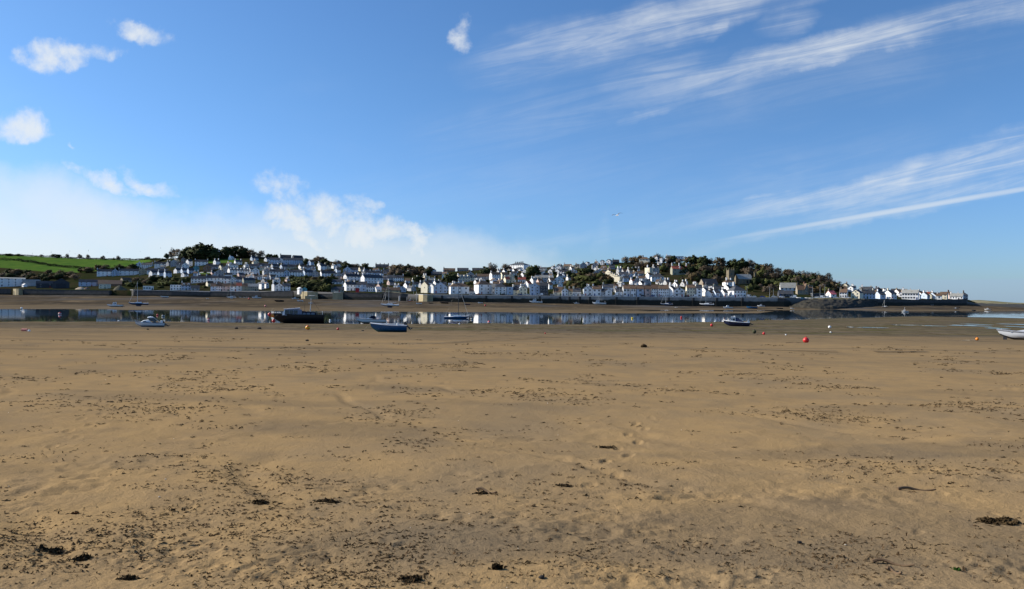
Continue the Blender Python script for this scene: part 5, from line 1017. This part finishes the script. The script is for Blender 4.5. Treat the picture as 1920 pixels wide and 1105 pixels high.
        MB().tube((L*.06, 0, kz + H*2.3), (-L*.36, 0, kz + H*2.2), .09, .08).build('boom', CANVB if hull is HBLUE else HWHITE, root)
        MB().tube((L*.06, 0, kz + mh*.97), (L*.46, 0, kz + H*1.35), .035, n=4).build('forestay', mat('furled_sail', (.5, .5, .48)), root); MB().tube((L*.06, 0, kz + mh*.97), (-L*.47, 0, kz + H), .012, n=3).build('backstay', METAL, root)
        MB().box(L*.05, L*.07, -B*.28, B*.28, kz + mh*.55, kz + mh*.56).build('spreader', ALU, root)
        rl = MB(); [rl.tube((-L*.46, y_*B*.28, kz + H), (-L*.46, y_*B*.28, kz + H*1.9), .025, n=4) for y_ in (-1, 1)]; rl.tube((-L*.46, -B*.28, kz + H*1.9), (-L*.46, B*.28, kz + H*1.9), .025, n=4); rl.build('stern_rail', ALU, root)
    elif kind in ('motor', 'fishing'):
        B, H, sh, rk = L * .33, L * .14, .4, .15
        new_obj('hull', hull_mesh(L, B, H, sh, rk, [hm, bt], .36), root); deck(L, B, H, sh, rk, 0, 1, H*.15, .02).build('deck', HGREY, root); gunwale(L, B, H, sh, rk, .06).build('rubbing_strake', mat('strake_grey', (.16, .17, .19)), root)
        x0 = L*.02 if kind == 'motor' else L*.10
        c_ = MB().prism([(x0 - L*.12, H*.9), (x0 + L*.22, H*1.1), (x0 + L*.13, H*1.55), (x0 + L*.10, H*2.3), (x0 - L*.12, H*2.35)], B*.36, -B*.36, 0, B*.30, -B*.30).build('cabin', HWHITE, root)
        side_windows(c_, [(x0 - L*.09, x0), (x0 + L*.015, x0 + L*.075)], H*1.62, H*2.08, B*.345)
        if kind == 'fishing':
            MB().tube((x0 - L*.10, 0, H*2.2), (x0 - L*.04, 0, H*2.2 + (mast or 9)*d/F), .08, .05).build('mast', HWHITE, root); MB().tube((x0 + L*.05, 0, H*2.2), (x0 + L*.05, 0, H*3.2), .05, .03).build('aerial', ALU, root)
            g = MB(); [g.tube((-L*.42, s*B*.35, H*.85), (-L*.42, s*B*.3, H*1.9), .06) for s in (1, -1)]; g.tube((-L*.42, -B*.3, H*1.9), (-L*.42, B*.3, H*1.9), .06); g.build('stern_gantry', HWHITE, root)
        else: outboard(root, -L*.5, H*.8, .9, METAL, .5)
    elif kind == 'dinghy':
        B, H, sh, rk = L * .38, L * .16, .3, .12
        new_obj('hull', hull_mesh(L, B, H, sh, rk, [hm, bt], .3), root); deck(L, B, H, sh, rk, 0, .9, H*.6).build('floor', HGREY, root); gunwale(L, B, H, sh, rk, .05).build('gunwale', hm, root)
        MB().box(-L*.1, -L*.02, -B*.44, B*.44, H*.7, H*.78).build('thwart', TIMBER, root)
    elif kind == 'barge':
        B, H, sh, rk = L * .3, L * .16, .12, .08
        new_obj('hull', hull_mesh(L, B, H, sh, rk, [hm, hm], .3, 3), root); deck(L, B, H, sh, rk, 0, 1, H*.2, .02, 3).build('deck', TIMBER, root); MB().box(-L*.35, -L*.1, -B*.3, B*.3, H*.8, H*1.25).build('hatch', TIMBER, root)
    return root
boat('cruiser', 281.5, 613.2, 54, 'white cabin cruiser with outboards aground at near left', roll=-2)
lb = boat('launch', 559, 606.3, 98, 'long black-hulled motor launch with blue cabin at the near water edge', hull=HBLACK)
boat('speed', 696, 606.6, 55, 'white speedboat with dark canvas behind the blue open boat', bottom=HBLACK, roll=2)
boat('open', 729, 622.8, 73, 'blue open boat with black outboard aground left of centre', hull=HBLUE, bottom=HTEAL, roll=-3)
boat('pilot', 1381, 611.8, 52, 'navy boat with white wheelhouse aground at near right', hull=HNAVY)
boat('speed', 1931, 638.2, 104, 'pale grey speedboat with blue cover cut by right frame edge', hull=HGREY, bottom=HBLACK, roll=2)
boat('yacht', 857, 597, 47, 'blue yacht afloat before the white six-window house', hull=HBLUE, bottom=HNAVY, mast=66, z=-.25, bow='right', name='yacht', cat='yacht')
boat('motor', 216, 575.6, 27, 'white motorboat on the far mud at left', bottom=HNAVY)
boat('yacht', 260, 574.4, 34, 'blue yacht with bare mast on the far mud at left', hull=HBLUE, bottom=HNAVY, mast=44, name='yacht', cat='yacht')
boat('dinghy', 308.5, 558.4, 14, 'small white boat under the pale-coped quay', bottom=HNAVY)
boat('yacht', 434, 560, 17, 'white yacht beneath the quayside terrace', mast=26, name='yacht', cat='yacht')
boat('motor', 481, 560, 17, 'white motorboat at the end of the quayside terrace')
for i, (a, b) in enumerate(((450.5, 'leftmost'), (458, 'middle'), (464.5, 'rightmost'))): boat('dinghy', a, 556.6, 5, b + ' of three white dinghies below the quayside terrace', group='dinghies below the terrace', name='dinghy', cat='dinghy')
boat('dinghy', 389, 560.5, 5, 'tiny pale dinghy alone on mud left of the white yacht', name='dinghy', cat='dinghy')
boat('motor', 553.5, 561.5, 13, 'white motorboat beside the tan stone bastion'); boat('dinghy', 563, 565.6, 12, 'low white boat in front of the tan stone bastion', name='dinghy', cat='dinghy')
boat('barge', 523.5, 566, 17, 'dark hulk on the mud left of the bastion', hull=HBLACK, name='hulk', cat='hulk')
boat('yacht', 731, 577, 34, 'white yacht on the mud right of the blue open boat', bottom=HNAVY, mast=46, name='yacht', cat='yacht')
boat('dinghy', 786, 570.6, 11, 'white dinghy below the bright pier head', name='dinghy', cat='dinghy'); boat('dinghy', 808, 569.6, 9, 'dark dinghy right of the pier head', hull=HBLACK, name='dinghy', cat='dinghy'); boat('dinghy', 833, 569.5, 16, 'black hulk below the broad blue-grey gable', hull=HBLACK, name='hulk', cat='hulk'); boat('dinghy', 876, 572, 12, 'dark blue dinghy beyond the afloat yacht', hull=HNAVY, name='dinghy', cat='dinghy'); boat('dinghy', 901, 569.2, 10, 'white dinghy below the tall white quay house', name='dinghy', cat='dinghy')
boat('fishing', 770, 562.2, 12, 'red boat on the slipway by the pier head', hull=HRED, mast=4)
boat('fishing', 1005, 567.8, 25, 'white-decked fishing boat, leftmost under the main quay', bottom=HBLACK, mast=3)
boat('motor', 1081, 569.2, 11, 'little white cabin boat under mid quay', bottom=HBLACK); boat('fishing', 1123.5, 571, 26, 'white trawler with slanting mast under the main quay', mast=11)
boat('yacht', 1250, 573.6, 23, 'blue yacht under the main quay', hull=HBLUE, bottom=HNAVY, mast=30, name='yacht', cat='yacht'); boat('yacht', 1325, 574.6, 27, 'cream yacht standing on its keel near the quay end', bottom=HNAVY, mast=45, name='yacht', cat='yacht')
boat('dinghy', 1268, 577.2, 5, 'tiny white tender right of the blue quay yacht', name='dinghy', cat='dinghy'); boat('motor', 1365, 578.6, 18, 'pale motorboat on the bank below the quay end', yaw=10); boat('dinghy', 1410, 578.8, 20, 'blue dinghy on the bank below the quay end', hull=HBLUE, name='dinghy', cat='dinghy')
boat('motor', 1427, 573, 14, 'white motorboat close under the quay end wall'); boat('dinghy', 1462, 579.6, 12, 'dark dinghy left of the rocky point', hull=HBLACK, name='dinghy', cat='dinghy'); boat('dinghy', 1485.5, 579.2, 7, 'white dinghy left of the rocky point', bottom=HBLACK, name='dinghy', cat='dinghy')
for i, (q, y, w) in enumerate(((1497, 559.4, 9), (1506, 560.4, 9), (1513, 559.8, 8), (1520, 560, 7))): boat('dinghy', q, y, w, ['first', 'second', 'third', 'fourth'][i] + ' white dinghy from left drawn up on the slipway', group='dinghies on the slipway', name='dinghy', cat='dinghy', D=572, yaw=-20, hull=[HWHITE, HBLUE, HWHITE, HWHITE][i])
boat('fishing', 1697, 585.4, 12, 'white workboat moored off the headland', bottom=HBLACK, mast=6); boat('yacht', 1659, 577, 10, 'small yacht on mud below the headland', hull=HNAVY, mast=14, name='yacht', cat='yacht')
boat('dinghy', 1748, 572.6, 5, 'white dinghy close under the headland wall', bottom=HBLACK, name='dinghy', cat='dinghy'); boat('motor', 1792, 580, 9, 'black and white motorboat off the headland tip', hull=HBLACK); boat('dinghy', 1797, 577, 6, 'dark dinghy just behind the black and white motorboat', hull=HBLACK, name='dinghy', cat='dinghy'); boat('motor', 1852, 581.4, 11, 'white motorboat on the bank beyond the headland'); boat('dinghy', 1826, 582.6, 7, 'dark dinghy left of the last white motorboat', hull=HBLACK, name='dinghy', cat='dinghy'); boat('fishing', 1889, 572.6, 7, 'red and white boat far off at right', hull=HRED, mast=2)
# ------------------------------------------------------------------ buoys
BC = {'red': plain('buoy_red', (.55, .02, .02), .4, .5, .15, 3), 'orange': plain('buoy_orange', (.75, .22, .01), .4, .5, .12, 3), 'pink': plain('buoy_pink', (.62, .20, .16), .5, .4, .2, 3), 'white': HWHITE, 'yellow': plain('buoy_yellow', (.75, .5, .02), .4, .5, .1, 3), 'green': plain('buoy_weedy', (.06, .06, .03), .9, .2, .6, 4), 'black': HBLACK}
def buoy(px, py, rpx, c, label, band=None, rope=0, float_=False, shape='ball'):
    x, d, z = surface(px, py); r = rpx * d / F; root = empty('mooring_buoy', (x, d, z)); tag(root, label, 'buoy')
    zc = r * (.55 if float_ else .92)
    if shape == 'ball': MB().ball((0, 0, zc), r, 1, 1, .97, 18, 12).build('float', BC[c], root, smooth=True)
    else: MB().tube((-r * 1.9, 0, zc), (r * 1.9, 0, zc), r * .95, r * .95, 14).build('float', BC[c], root)
    if band: MB().tube((0, 0, zc - r * .2), (0, 0, zc + r * .2), r * 1.02, r * 1.02, 18).build('band', BC[band], root)
    tp = MB(); tp.tube((0, 0, zc + r * .9), (0, 0, zc + r * 1.12), r * .16, r * .14, 8); tp.ball((0, 0, zc + r * 1.15), r * .14, 1.4, .5, 1, 8, 6); tp.build('top_eye', BC['black' if c != 'red' else 'red'], root)
    if rope:
        rp = MB(); prev = Vector((0, 0, .02)); rr = random.Random(int(px))
        for i in range(10):
            nx = -(i + 1) * rope / 10; gx, gy = x + nx, d + .3 * math.sin(i * 1.3) - i * .12; q = Vector((nx, gy - d, float(beach_base(np.array(gx), np.array(gy))) - z + .03)); rp.tube(prev, q, .022, n=5); prev = q
        rp.build('rope', ROPE if c != 'red' else TIMBER, root)
buoy(1512, 643.3, 5.6, 'red', 'large red ball buoy lying on sand at right', rope=2.2); buoy(578, 618.6, 4.4, 'orange', 'orange ball buoy on sand below the black launch', 'yellow'); buoy(634.5, 619.2, 2.4, 'red', 'small red buoy right of the orange ball')
buoy(1335, 612.6, 2.7, 'red', 'small red buoy left of the navy wheelhouse boat'); buoy(1433, 628, 2.6, 'red', 'small red buoy right of the weedy green one', rope=1.5); buoy(1415, 625.6, 3.6, 'green', 'dark weedy green buoy below the navy boat'); buoy(1556, 616, 2.7, 'white', 'upper white ball buoy right of the big red one'); buoy(1558, 624.8, 1.6, 'white', 'lower smaller white buoy right of the big red one')
buoy(1833, 638.6, 3.0, 'orange', 'orange buoy left of the pale grey speedboat', rope=2.5); buoy(47, 621.4, 2.6, 'pink', 'pink cylinder buoy lying at far left', shape='can'); buoy(55.5, 622.6, 2.2, 'white', 'white ball buoy touching the pink cylinder'); buoy(1474, 629.2, 1.4, 'white', 'tiny white buoy between two red ones')
buoy(113, 590.2, 2.8, 'red', 'red buoy afloat at far left', 'white', float_=True); buoy(296, 592, 1.9, 'red', 'small red buoy afloat above the cabin cruiser', float_=True); buoy(306.5, 594, 2.6, 'black', 'black buoy with white band afloat above the cruiser', 'white', float_=True); buoy(392, 601, 2.4, 'red', 'red buoy afloat between cruiser and launch', 'white', float_=True); buoy(917.5, 606, 2.8, 'red', 'red and white buoy afloat right of the blue yacht', 'white', float_=True); buoy(885.5, 599.5, 2.6, 'black', 'black and white buoy just right of the blue yacht', 'white', float_=True)
buoy(1186, 598, 2.0, 'yellow', 'yellow buoy afloat before the tall terrace', float_=True); buoy(1278, 596.5, 2.0, 'red', 'red buoy afloat before the chapel front', float_=True); buoy(498, 576, 1.9, 'pink', 'pink buoy on far mud left of the launch'); buoy(619.5, 602, 2.0, 'white', 'white buoy afloat right of the launch stern', float_=True); buoy(41, 580, 1.8, 'white', 'white buoy at the far water edge, far left'); buoy(223, 603.4, 1.6, 'white', 'white buoy at the near water edge left of the cruiser'); buoy(862, 609, 1.6, 'white', 'white buoy at the near edge under the blue yacht'); buoy(910, 574.5, 1.6, 'red', 'small red buoy on far mud below the tall house'); buoy(467, 562, 1.6, 'red', 'red buoy on mud below the white motorboat'); buoy(1023, 626.4, 1.4, 'red', 'tiny red buoy on sand right of centre')
for i, (q, y, c) in enumerate(((505.5, 590, 'red'), (510.5, 592, 'orange'), (513, 602, 'red'))):   # fenders hanging from the launch's bow
    p = P(q, y, 161); root = empty('fender', p); tag(root, ['left red', 'right orange', 'low red'][i] + ' ball fender hanging at the bow of the black launch', 'fender'); r = 3.2 * 161 / F
    MB().ball((0, 0, 0), r, 1, 1, 1.08, 14, 10).build('float', BC[c], root, smooth=True); MB().tube((0, 0, r * .9), (0, 0, r * 1.25), r * .2, r * .2, 7).build('top_eye', HWHITE, root); MB().tube((0, 0, r * 1.2), (.75, .1, r * 1.2 + .9), .02, n=4).build('lanyard', ROPE, root)
# ------------------------------------------------------------------ cars and lamp posts on the quay
def car_meshes(van):
    L, W, H = (4.9, 1.9, 2.2) if van else (4.2, 1.75, 1.45)
    b = MB(); prof = [(-L/2, .3), (L/2, .3), (L/2, .75), (L/2-.15, .9), (L*.24, 1.0), (L*.12, H), (-L*.44, H), (-L/2, 1.2)] if van else [(-L/2, .3), (L/2, .3), (L/2, .62), (L/2-.12, .78), (L*.26, .9), (L*.10, H), (-L*.26, H), (-L*.44, .95), (-L/2, .9)]
    b.prism(prof, -W/2, W/2, 0); g = MB()
    for s in (1, -1): g.add([(L*.20, s*(W/2+.01), .98), (L*.10, s*(W/2+.01), H-.12), (-L*.24 if not van else L*-.02, s*(W/2+.01), H-.12), (-L*.36 if not van else L*-.02, s*(W/2+.01), .98)], [(0,1,2,3) if s < 0 else (3,2,1,0)])
    w = MB(); w.tube((0, -.11, 0), (0, .11, 0), .31, .31, 12); return b, g, w, L, W
PAINT = {'white': HWHITE, 'silver': plain('paint_silver', (.45, .46, .48), .3, .5, .05), 'blue': plain('paint_blue', (.03, .07, .25), .25, .5, .05), 'red': plain('paint_red', (.4, .02, .02), .25, .5, .05), 'black': HBLACK}
CM = {}
for v_ in (0, 1):
    b, g, w, L_, W_ = car_meshes(v_); CM[v_] = ({k: b.mesh('body', m) for k, m in PAINT.items()}, g.mesh('side_glass', GLASS), w.mesh('wheel', RUBBER), L_, W_)
cars = [(884,'white',0),(890,'silver',0),(897,'red',0),(932,'white',0),(944,'black',0),(975,'blue',0),(987,'white',0),(1013,'white',1),(1036,'silver',0),(1075,'white',0),(1094,'white',0),(1106,'silver',0),(1131,'white',0),(1153,'white',0),(1162,'silver',0),(1206,'black',0),(1223,'blue',0),(1240,'silver',0),(1262,'white',0),(1288,'black',0),(1301,'white',1),(1371,'white',1),(1389,'white',0),(1406,'white',1),(1413,'white',0),(1430,'blue',0),(1436,'yellow',0),(1452,'white',0),(1466,'white',0),(1487,'white',1),(1531,'white',0),(1544,'white',1),(1549,'white',1),(1568,'silver',0),(1590,'white',0),(1668,'white',1)]
PAINT['yellow'] = BC['yellow']; CM[0][0]['yellow'] = car_meshes(0)[0].mesh('body', BC['yellow'])
cnt = {}
for q, c, v_ in cars: cnt[(c, v_)] = cnt.get((c, v_), 0) + 1
seen = {}
for q, c, v_ in cars:
    cc = (q - 960) / F; D = float(kk(cc, KD)) + 5.4; x = cc * D; z = float(land_z(np.array(x), np.array(D))); B_, G_, W_m, L_, W_ = CM[v_]
    i = seen.get((c, v_), 0); seen[(c, v_)] = i + 1; kind = 'van' if v_ else 'car'
    root = empty('parked_' + kind, (x, D, z + .02), -math.atan(cc) + (math.pi if q % 2 else 0)); tag(root, ordinal_label(i, cnt[(c, v_)], f'{c} {kind} parked along the quay road'), kind, 'vehicles parked along the quay')
    new_obj('body', B_[c], root); new_obj('side_glass', G_, root)
    for sx in (-1, 1):
        for sy in (-1, 1): new_obj('wheel', W_m, root, (sx * L_ * .3, sy * (W_ / 2 - .08), .31))
posts = [(775.5,551.8,24,'by the pier head'),(1400.5,558,22,'by the quay end house'),(1443,558.5,20,'left of two at the slipway head'),(1450,558.5,18,'right of two at the slipway head'),(1523.5,558,22,'right of the schoolhouse'),(1537.5,557.5,22,'behind the dark shelter'),(1546.5,558,24,'tallest near the pink-red roof'),(1574.5,559,20,'left of the white headland house'),(1042,555,14,'at mid quay'),(1161.5,556,18,'left of the tall terrace')]
for q, y, h_, where in posts:
    D = float(kk((q - 960) / F, KD)) + 4.2; p = P(q, y, D); hh = h_ * D / F; root = empty('lamp_post', p); tag(root, 'thin lamp post ' + where, 'lamp post', 'lamp posts on the quay')
    MB().tube((0, 0, -.5), (0, 0, hh), .13, .07, 6).build('post', mat('post_grey', (.36, .37, .38)), root); MB().tube((0, 0, hh), (-1.0, 0, hh + .15), .05).build('arm', mat('post_grey'), root); MB().box(-1.6, -.9, -.14, .14, hh + .08, hh + .22).build('lamp_head', mat('post_grey'), root)
for q, d_, h_, lab in ((721.5, -5, 12, 'leaning pale timber pile on the slipway, left'), (749, -3, 9, 'stout white post on the slipway below the wall'), (763, -2, 8, 'thin white post at the foot of the pier head'), (568.5, -18, 16, 'dark mooring post before the tan bastion'), (781, -12, 18, 'slim pale mooring pole before the pier head')):
    c = (q - 960) / F; D = float(kk(c, KD)) + d_; z = float(mud_z(np.array(c * D), np.array(D))); root = empty('mooring_post', (c * D, D, z - .5)); root.rotation_euler = (0, R(10) if 'leaning' in lab else 0, 0); tag(root, lab, 'post')
    hh = h_ * D / F + .5; r = .75 if 'stout' in lab else .22; m_ = HBLACK if 'dark' in lab else CONC
    MB().tube((0, 0, 0), (0, 0, hh), r, r * .85, 9).build('shaft', m_, root); MB().tube((0, 0, hh), (0, 0, hh + .2), r * 1.1, r * .9, 9).build('cap', m_, root)
# ------------------------------------------------------------------ the gull
p = P(1157, 404, 92); g = empty('gull', p); g.rotation_euler = (R(6), R(-14), R(20)); tag(g, 'gull gliding alone in the sky above the town', 'gull')
GW, GG = plain('gull_white', (.75, .75, .74), .8, .1, .05), plain('gull_grey', (.13, .14, .17), .8, .1, .15)
bd = MB(); rad = [(-.30, .012), (-.22, .05), (-.08, .085), (.06, .085), (.16, .055), (.21, .05), (.26, .035), (.29, .012)]; n = 10
vs = [(0 + 0 * r, 0, 0) for r in []]
for y_, r_ in rad: vs += [(r_ * math.cos(2*math.pi*i/n), y_, r_ * .85 * math.sin(2*math.pi*i/n)) for i in range(n)]
bd.add(vs, [(k*n+i, k*n+(i+1)%n, (k+1)*n+(i+1)%n, (k+1)*n+i) for k in range(len(rad)-1) for i in range(n)] + [tuple(range(n))[::-1], tuple(range((len(rad)-1)*n, len(rad)*n))])
bo = bd.build('body', GW, g, smooth=True); MB().tube((0, .28, -.005), (0, .36, -.02), .014, .004, 6).build('beak', BC['yellow'], bo)
MB().add([(-.02, -.25, 0), (.02, -.25, 0), (.09, -.44, .005), (-.09, -.44, .005), (-.02, -.25, .012), (.02, -.25, .012), (.09, -.44, .012), (-.09, -.44, .012)], [(0,1,2,3),(7,6,5,4),(0,4,5,1),(1,5,6,2),(2,6,7,3),(3,7,4,0)]).build('tail', GW, bo)
for s in (-1, 1):
    st_ = [(0.05, .10, -.10, .03), (.30, .13, -.07, .17), (.48, .10, -.06, .19), (.70, .0, -.08, .12), (.74, -.06, -.09, .10)]; mb = MB(); vs = []
    for q, f0, f1, zz in st_: vs += [(s*q, f0, zz), (s*q, f1, zz - .01), (s*q, f1, zz + .006), (s*q, f0, zz + .022)]
    fs = [(k*4+i, k*4+(i+1)%4, (k+1)*4+(i+1)%4, (k+1)*4+i) for k in range(len(st_)-1) for i in range(4)] + [(0,1,2,3), tuple(range(len(vs)-4, len(vs)))[::-1]]
    mb.add(vs, fs).build('wing', GG, g)
# ------------------------------------------------------------------ seaweed, sticks and stones on the sand
def weed_mat(name, a, b):
    m = MT(name); return m.out(m.mix(m.step(m.noise(9, 3), .4, .65), a, b), .9, .05)
WEED = weed_mat('dry_seaweed', (.026, .017, .008), (.070, .046, .022)); WEEDR = weed_mat('red_brown_wrack', (.085, .050, .024), (.050, .031, .015)); GWEED = weed_mat('green_weed', (.02, .05, .008), (.035, .08, .015))
def strands(rs, cx, cy, rx, ry, n, lw, ww, hz, out, zf):
    for _ in range(n):
        a = rs.normal(0, .5, 2); x, y = cx + a[0] * rx, cy + a[1] * ry; t = rs.normal(0, .7); L = lw * rs.uniform(.4, 1.5); w = ww * rs.uniform(.5, 1.5); h = hz * rs.uniform(.2, 1.3); cv = rs.normal(0, .5)
        zz = zf(x, y); d = np.array([math.cos(t), math.sin(t)]); e = np.array([-d[1], d[0]]); p0 = np.array([x, y]) - d * L / 2; p1 = np.array([x, y]) + e * cv * L * .3; p2 = np.array([x, y]) + d * L / 2
        b = [zz - .004, zz + h, zz + h * rs.uniform(-.2, .6)]; tw = rs.uniform(-.8, .8) * w
        for pnt, zc, k in ((p0, b[0], .5), (p1, b[1], 1), (p2, b[2], .35)):
            out.append((pnt[0] - e[0] * w * k, pnt[1] - e[1] * w * k, zc + tw * k)); out.append((pnt[0] + e[0] * w * k, pnt[1] + e[1] * w * k, zc - tw * k))
def ribbon_faces(nv):
    b = np.arange(nv // 6) * 6; return np.concatenate([np.stack([b, b + 2, b + 3, b + 1], 1), np.stack([b + 2, b + 4, b + 5, b + 3], 1)])
rs = np.random.RandomState(11); out1, out2 = [], []
n_ = 0
while n_ < 3600:
    D = 1 / rs.uniform(1 / 62, 1 / 3.7); c = rs.uniform(-.80, .80); x = c * (D + 1.5)
    dens = .35 + .9 * float(vnoise(np.array(x / (1.2 + D * .09)), np.array(D / (.9 + D * .05)), 51)) + .5 * float(vnoise(np.array(x / 6.), np.array(D / 4.), 52)) + (.28 if D < 8 and c < .1 else 0)
    if rs.rand() > max(dens * 1.5 - .5, .05) * ((.46 if c < -.08 else .17) if D < 8 else ((.7 if c < -.05 else .42) if D < 13 else 1)): continue
    n_ += 1; k = (D / 7) ** .55; r = .036 * k * math.exp(rs.normal(0, 1.05)); big = rs.rand() < .06
    if big: r *= 2.4
    r = min(r, .55); cnt_ = int(np.clip(3 + r / k * 60, 2, 26)); o = out1 if rs.rand() < .5 else out2
    strands(rs, x, D, r * 1.7, r * (1.0 if D < 12 else 1.3), cnt_, .038 * k ** 1.35, .0050 * k ** 1.45, .009 * k ** 1.0 + (.010 if big else 0), o, beach_z)
for nm, o, m_ in (('seaweed_litter', out1, WEED), ('wrack_litter', out2, WEEDR)):
    tag(new_obj(nm, np_mesh(nm, o, ribbon_faces(len(o)), m_)), {'seaweed_litter': 'dark dry seaweed scraps strewn over the sand', 'wrack_litter': 'reddish brown wrack scraps strewn over the sand'}[nm], 'seaweed', kind='stuff')
def at_sand(px, py):
    x, d, z = 0, 0, 0; c = (px - 960) / F
    for D in np.arange(3.2, 170, .02):
        if hor(px) - (float(beach_base(np.array(c * D), np.array(D))) - CZ) * F / D <= py: return c * D, D, beach_z(c * D, D)
def clump(px, py, wpx, hpx, label, n=160, m=None, name='seaweed_clump'):
    x, d, z = at_sand(px, py); rx = wpx / 2 * d / F; ry = rx * .55; out = []; rr = np.random.RandomState(int(px)); hz = hpx * d / F
    
    for k in range(6):
        f = rr.uniform(.18, .5); ox = rr.uniform(-1, 1) * (1 - f) * rx * .75; strands(rr, x + ox, d + rr.uniform(-.7, .7) * ry, rx * f, ry * f * rr.uniform(.6, 1.2), int(n * f * .45), rx * .30 * (.5 + f), .006 + rx * .020, hz * .45 * rr.uniform(.5, 1.2), out, beach_z)
    strands(rr, x, d, rx * 1.0, ry * 1.1, n // 4, rx * .26, .006 + rx * .012, hz * .22, out, beach_z); V_ = np.array(out) - np.array([x, d, z])
    root = new_obj(name, np_mesh(name, V_, ribbon_faces(len(out)), m or WEED), None, (x, d, z)); tag(root, label, 'seaweed')
for q in [(1872,976,84,9,'long black heap of seaweed at the right edge of sand',420),(155,1046,44,14,'dark seaweed heap in the bottom left corner',200),(105,1026,60,10,'broad seaweed heap above the bottom left one',200),(937,1081,24,16,'upright dark seaweed clump at bottom centre',160),(620,943,60,6,'long seaweed clump left of centre',120),(492,947,46,9,'dark seaweed clump in the left middle sand',170),(905,922,40,6,'seaweed clump beside the driftwood stick',100),(1140,832,56,5,'far seaweed patch right of centre',70),(252,1088,48,12,'dark seaweed clump at the bottom left edge',170),(780,1098,58,11,'seaweed clump cut by the bottom edge',180),(1060,908,40,6,'seaweed tuft in the row right of driftwood',80)]: clump(*q)
clump(1798, 1071, 15, 7, 'small bright green weed clump at bottom right', 60, GWEED); clump(146, 962, 20, 6, 'small reddish weed tuft at lower left', 60, weed_mat('rust_weed', (.16, .05, .015), (.09, .03, .012)))
def stick(px0, py0, px1, py1, r, label):
    a, b = at_sand(px0, py0), at_sand(px1, py1); A, B_ = Vector(a), Vector(b); mb = MB(); n = 7; prev = None
    for i in range(n + 1):
        t = i / n; q = (B_ - A) * t + Vector((0, .02 * math.sin(t * 5), .010 + .012 * math.sin(t * 7)))
        if prev is not None: mb.tube(prev, q, r * (1 - .5 * (i - 1) / n), r * (1 - .5 * i / n), 6)
        prev = q
    o = mb.build('driftwood_stick', TIMBER, None, A); tag(o, label, 'stick')
stick(897, 917, 934, 921, .014, 'thin dark driftwood stick beside a seaweed clump'); stick(1686, 912.5, 1756, 914, .016, 'long thin dark stick on the right sand'); stick(1640, 1052, 1716, 1061, .012, 'bent weed stalk at lower right'); stick(1668, 1066, 1692, 1071, .016, 'short dark stick at lower right')
def stone(px, py, wpx, label, m):
    x, d, z = at_sand(px, py); r = wpx / 2 * d / F; mb = MB(); mb.ball((0, 0, r * .35), r, 1, .75, .6, 10, 7); rr = random.Random(int(px)); mb.v = [(a * rr.uniform(.88, 1.1), b * rr.uniform(.88, 1.1), c * rr.uniform(.9, 1.08)) for a, b, c in mb.v]
    tag(mb.build('beach_stone', m, None, (x, d, z), True), label, 'stone')
ST = plain('dark_pebble', (.05, .045, .04), .95, .02, .3, 20)
stone(1021, 1097, 12, 'dark rounded stone at bottom centre right', ST); stone(1503, 1016, 10, 'dark stone on the right sand', ST); stone(1208, 651.5, 12, 'weedy rock on far sand right of centre', WEED); stone(278, 619, 5, 'dark stone in front of the cabin cruiser', ST); stone(681, 621, 5, 'black mooring stone left of the blue open boat', ST); stone(444, 617, 7, 'dark rock on sand between cruiser and launch', ST); stone(487, 617.5, 8, 'low dark rock left of the orange buoy', ST); stone(577, 639, 7, 'dark rock below the orange buoy', ST)
sh = MB(); rr = random.Random(4)
for _ in range(45):
    D = 1 / rr.uniform(1 / 24, 1 / 3.8); x = rr.uniform(-.75, .75) * (D + 1.5); sh.ball((x, D, beach_z(x, D) + .006), .007 * (D / 7) ** .5 * rr.uniform(.6, 1.4), 1, .8, .5, 6, 4)
tag(sh.build('shell_litter', plain('shell', (.6, .54, .44), .7)), 'tiny pale shells scattered over the sand', 'shells', kind='stuff')
# tyre tracks: pressed ribbons of darker, damp sand
def track(pts, w):
    W = [at_sand(*q) for q in pts]; mb = MB(); vs = []
    for i, (x, y, z) in enumerate(W): zz = float(beach_base(np.array(x), np.array(y))) + .07; vs += [(x, y - w, zz), (x, y + w, zz)]
    mb.add(vs, [(2*i, 2*i+2, 2*i+3, 2*i+1) for i in range(len(W)-1)]); mb.build('tyre_track', TRK, beach)
TRK = MT('damp_track'); TRK = TRK.out(TRK.mix(TRK.step(TRK.noise(.6, 5, .7), .45, .6), (.085, .062, .038), (.15, .115, .07)), .95, .05)
track([(782, 646.5), (830, 644.5), (880, 641.5), (940, 637.5), (1000, 634.8), (1070, 634)], .22); track([(810, 647), (860, 644.6), (910, 641), (960, 639.5), (1010, 636.4)], .18)
track([(1250, 655), (1330, 656), (1420, 658), (1500, 659.5), (1570, 660.5)], .2); track([(1640, 661), (1700, 661.5), (1740, 661.2)], .25)
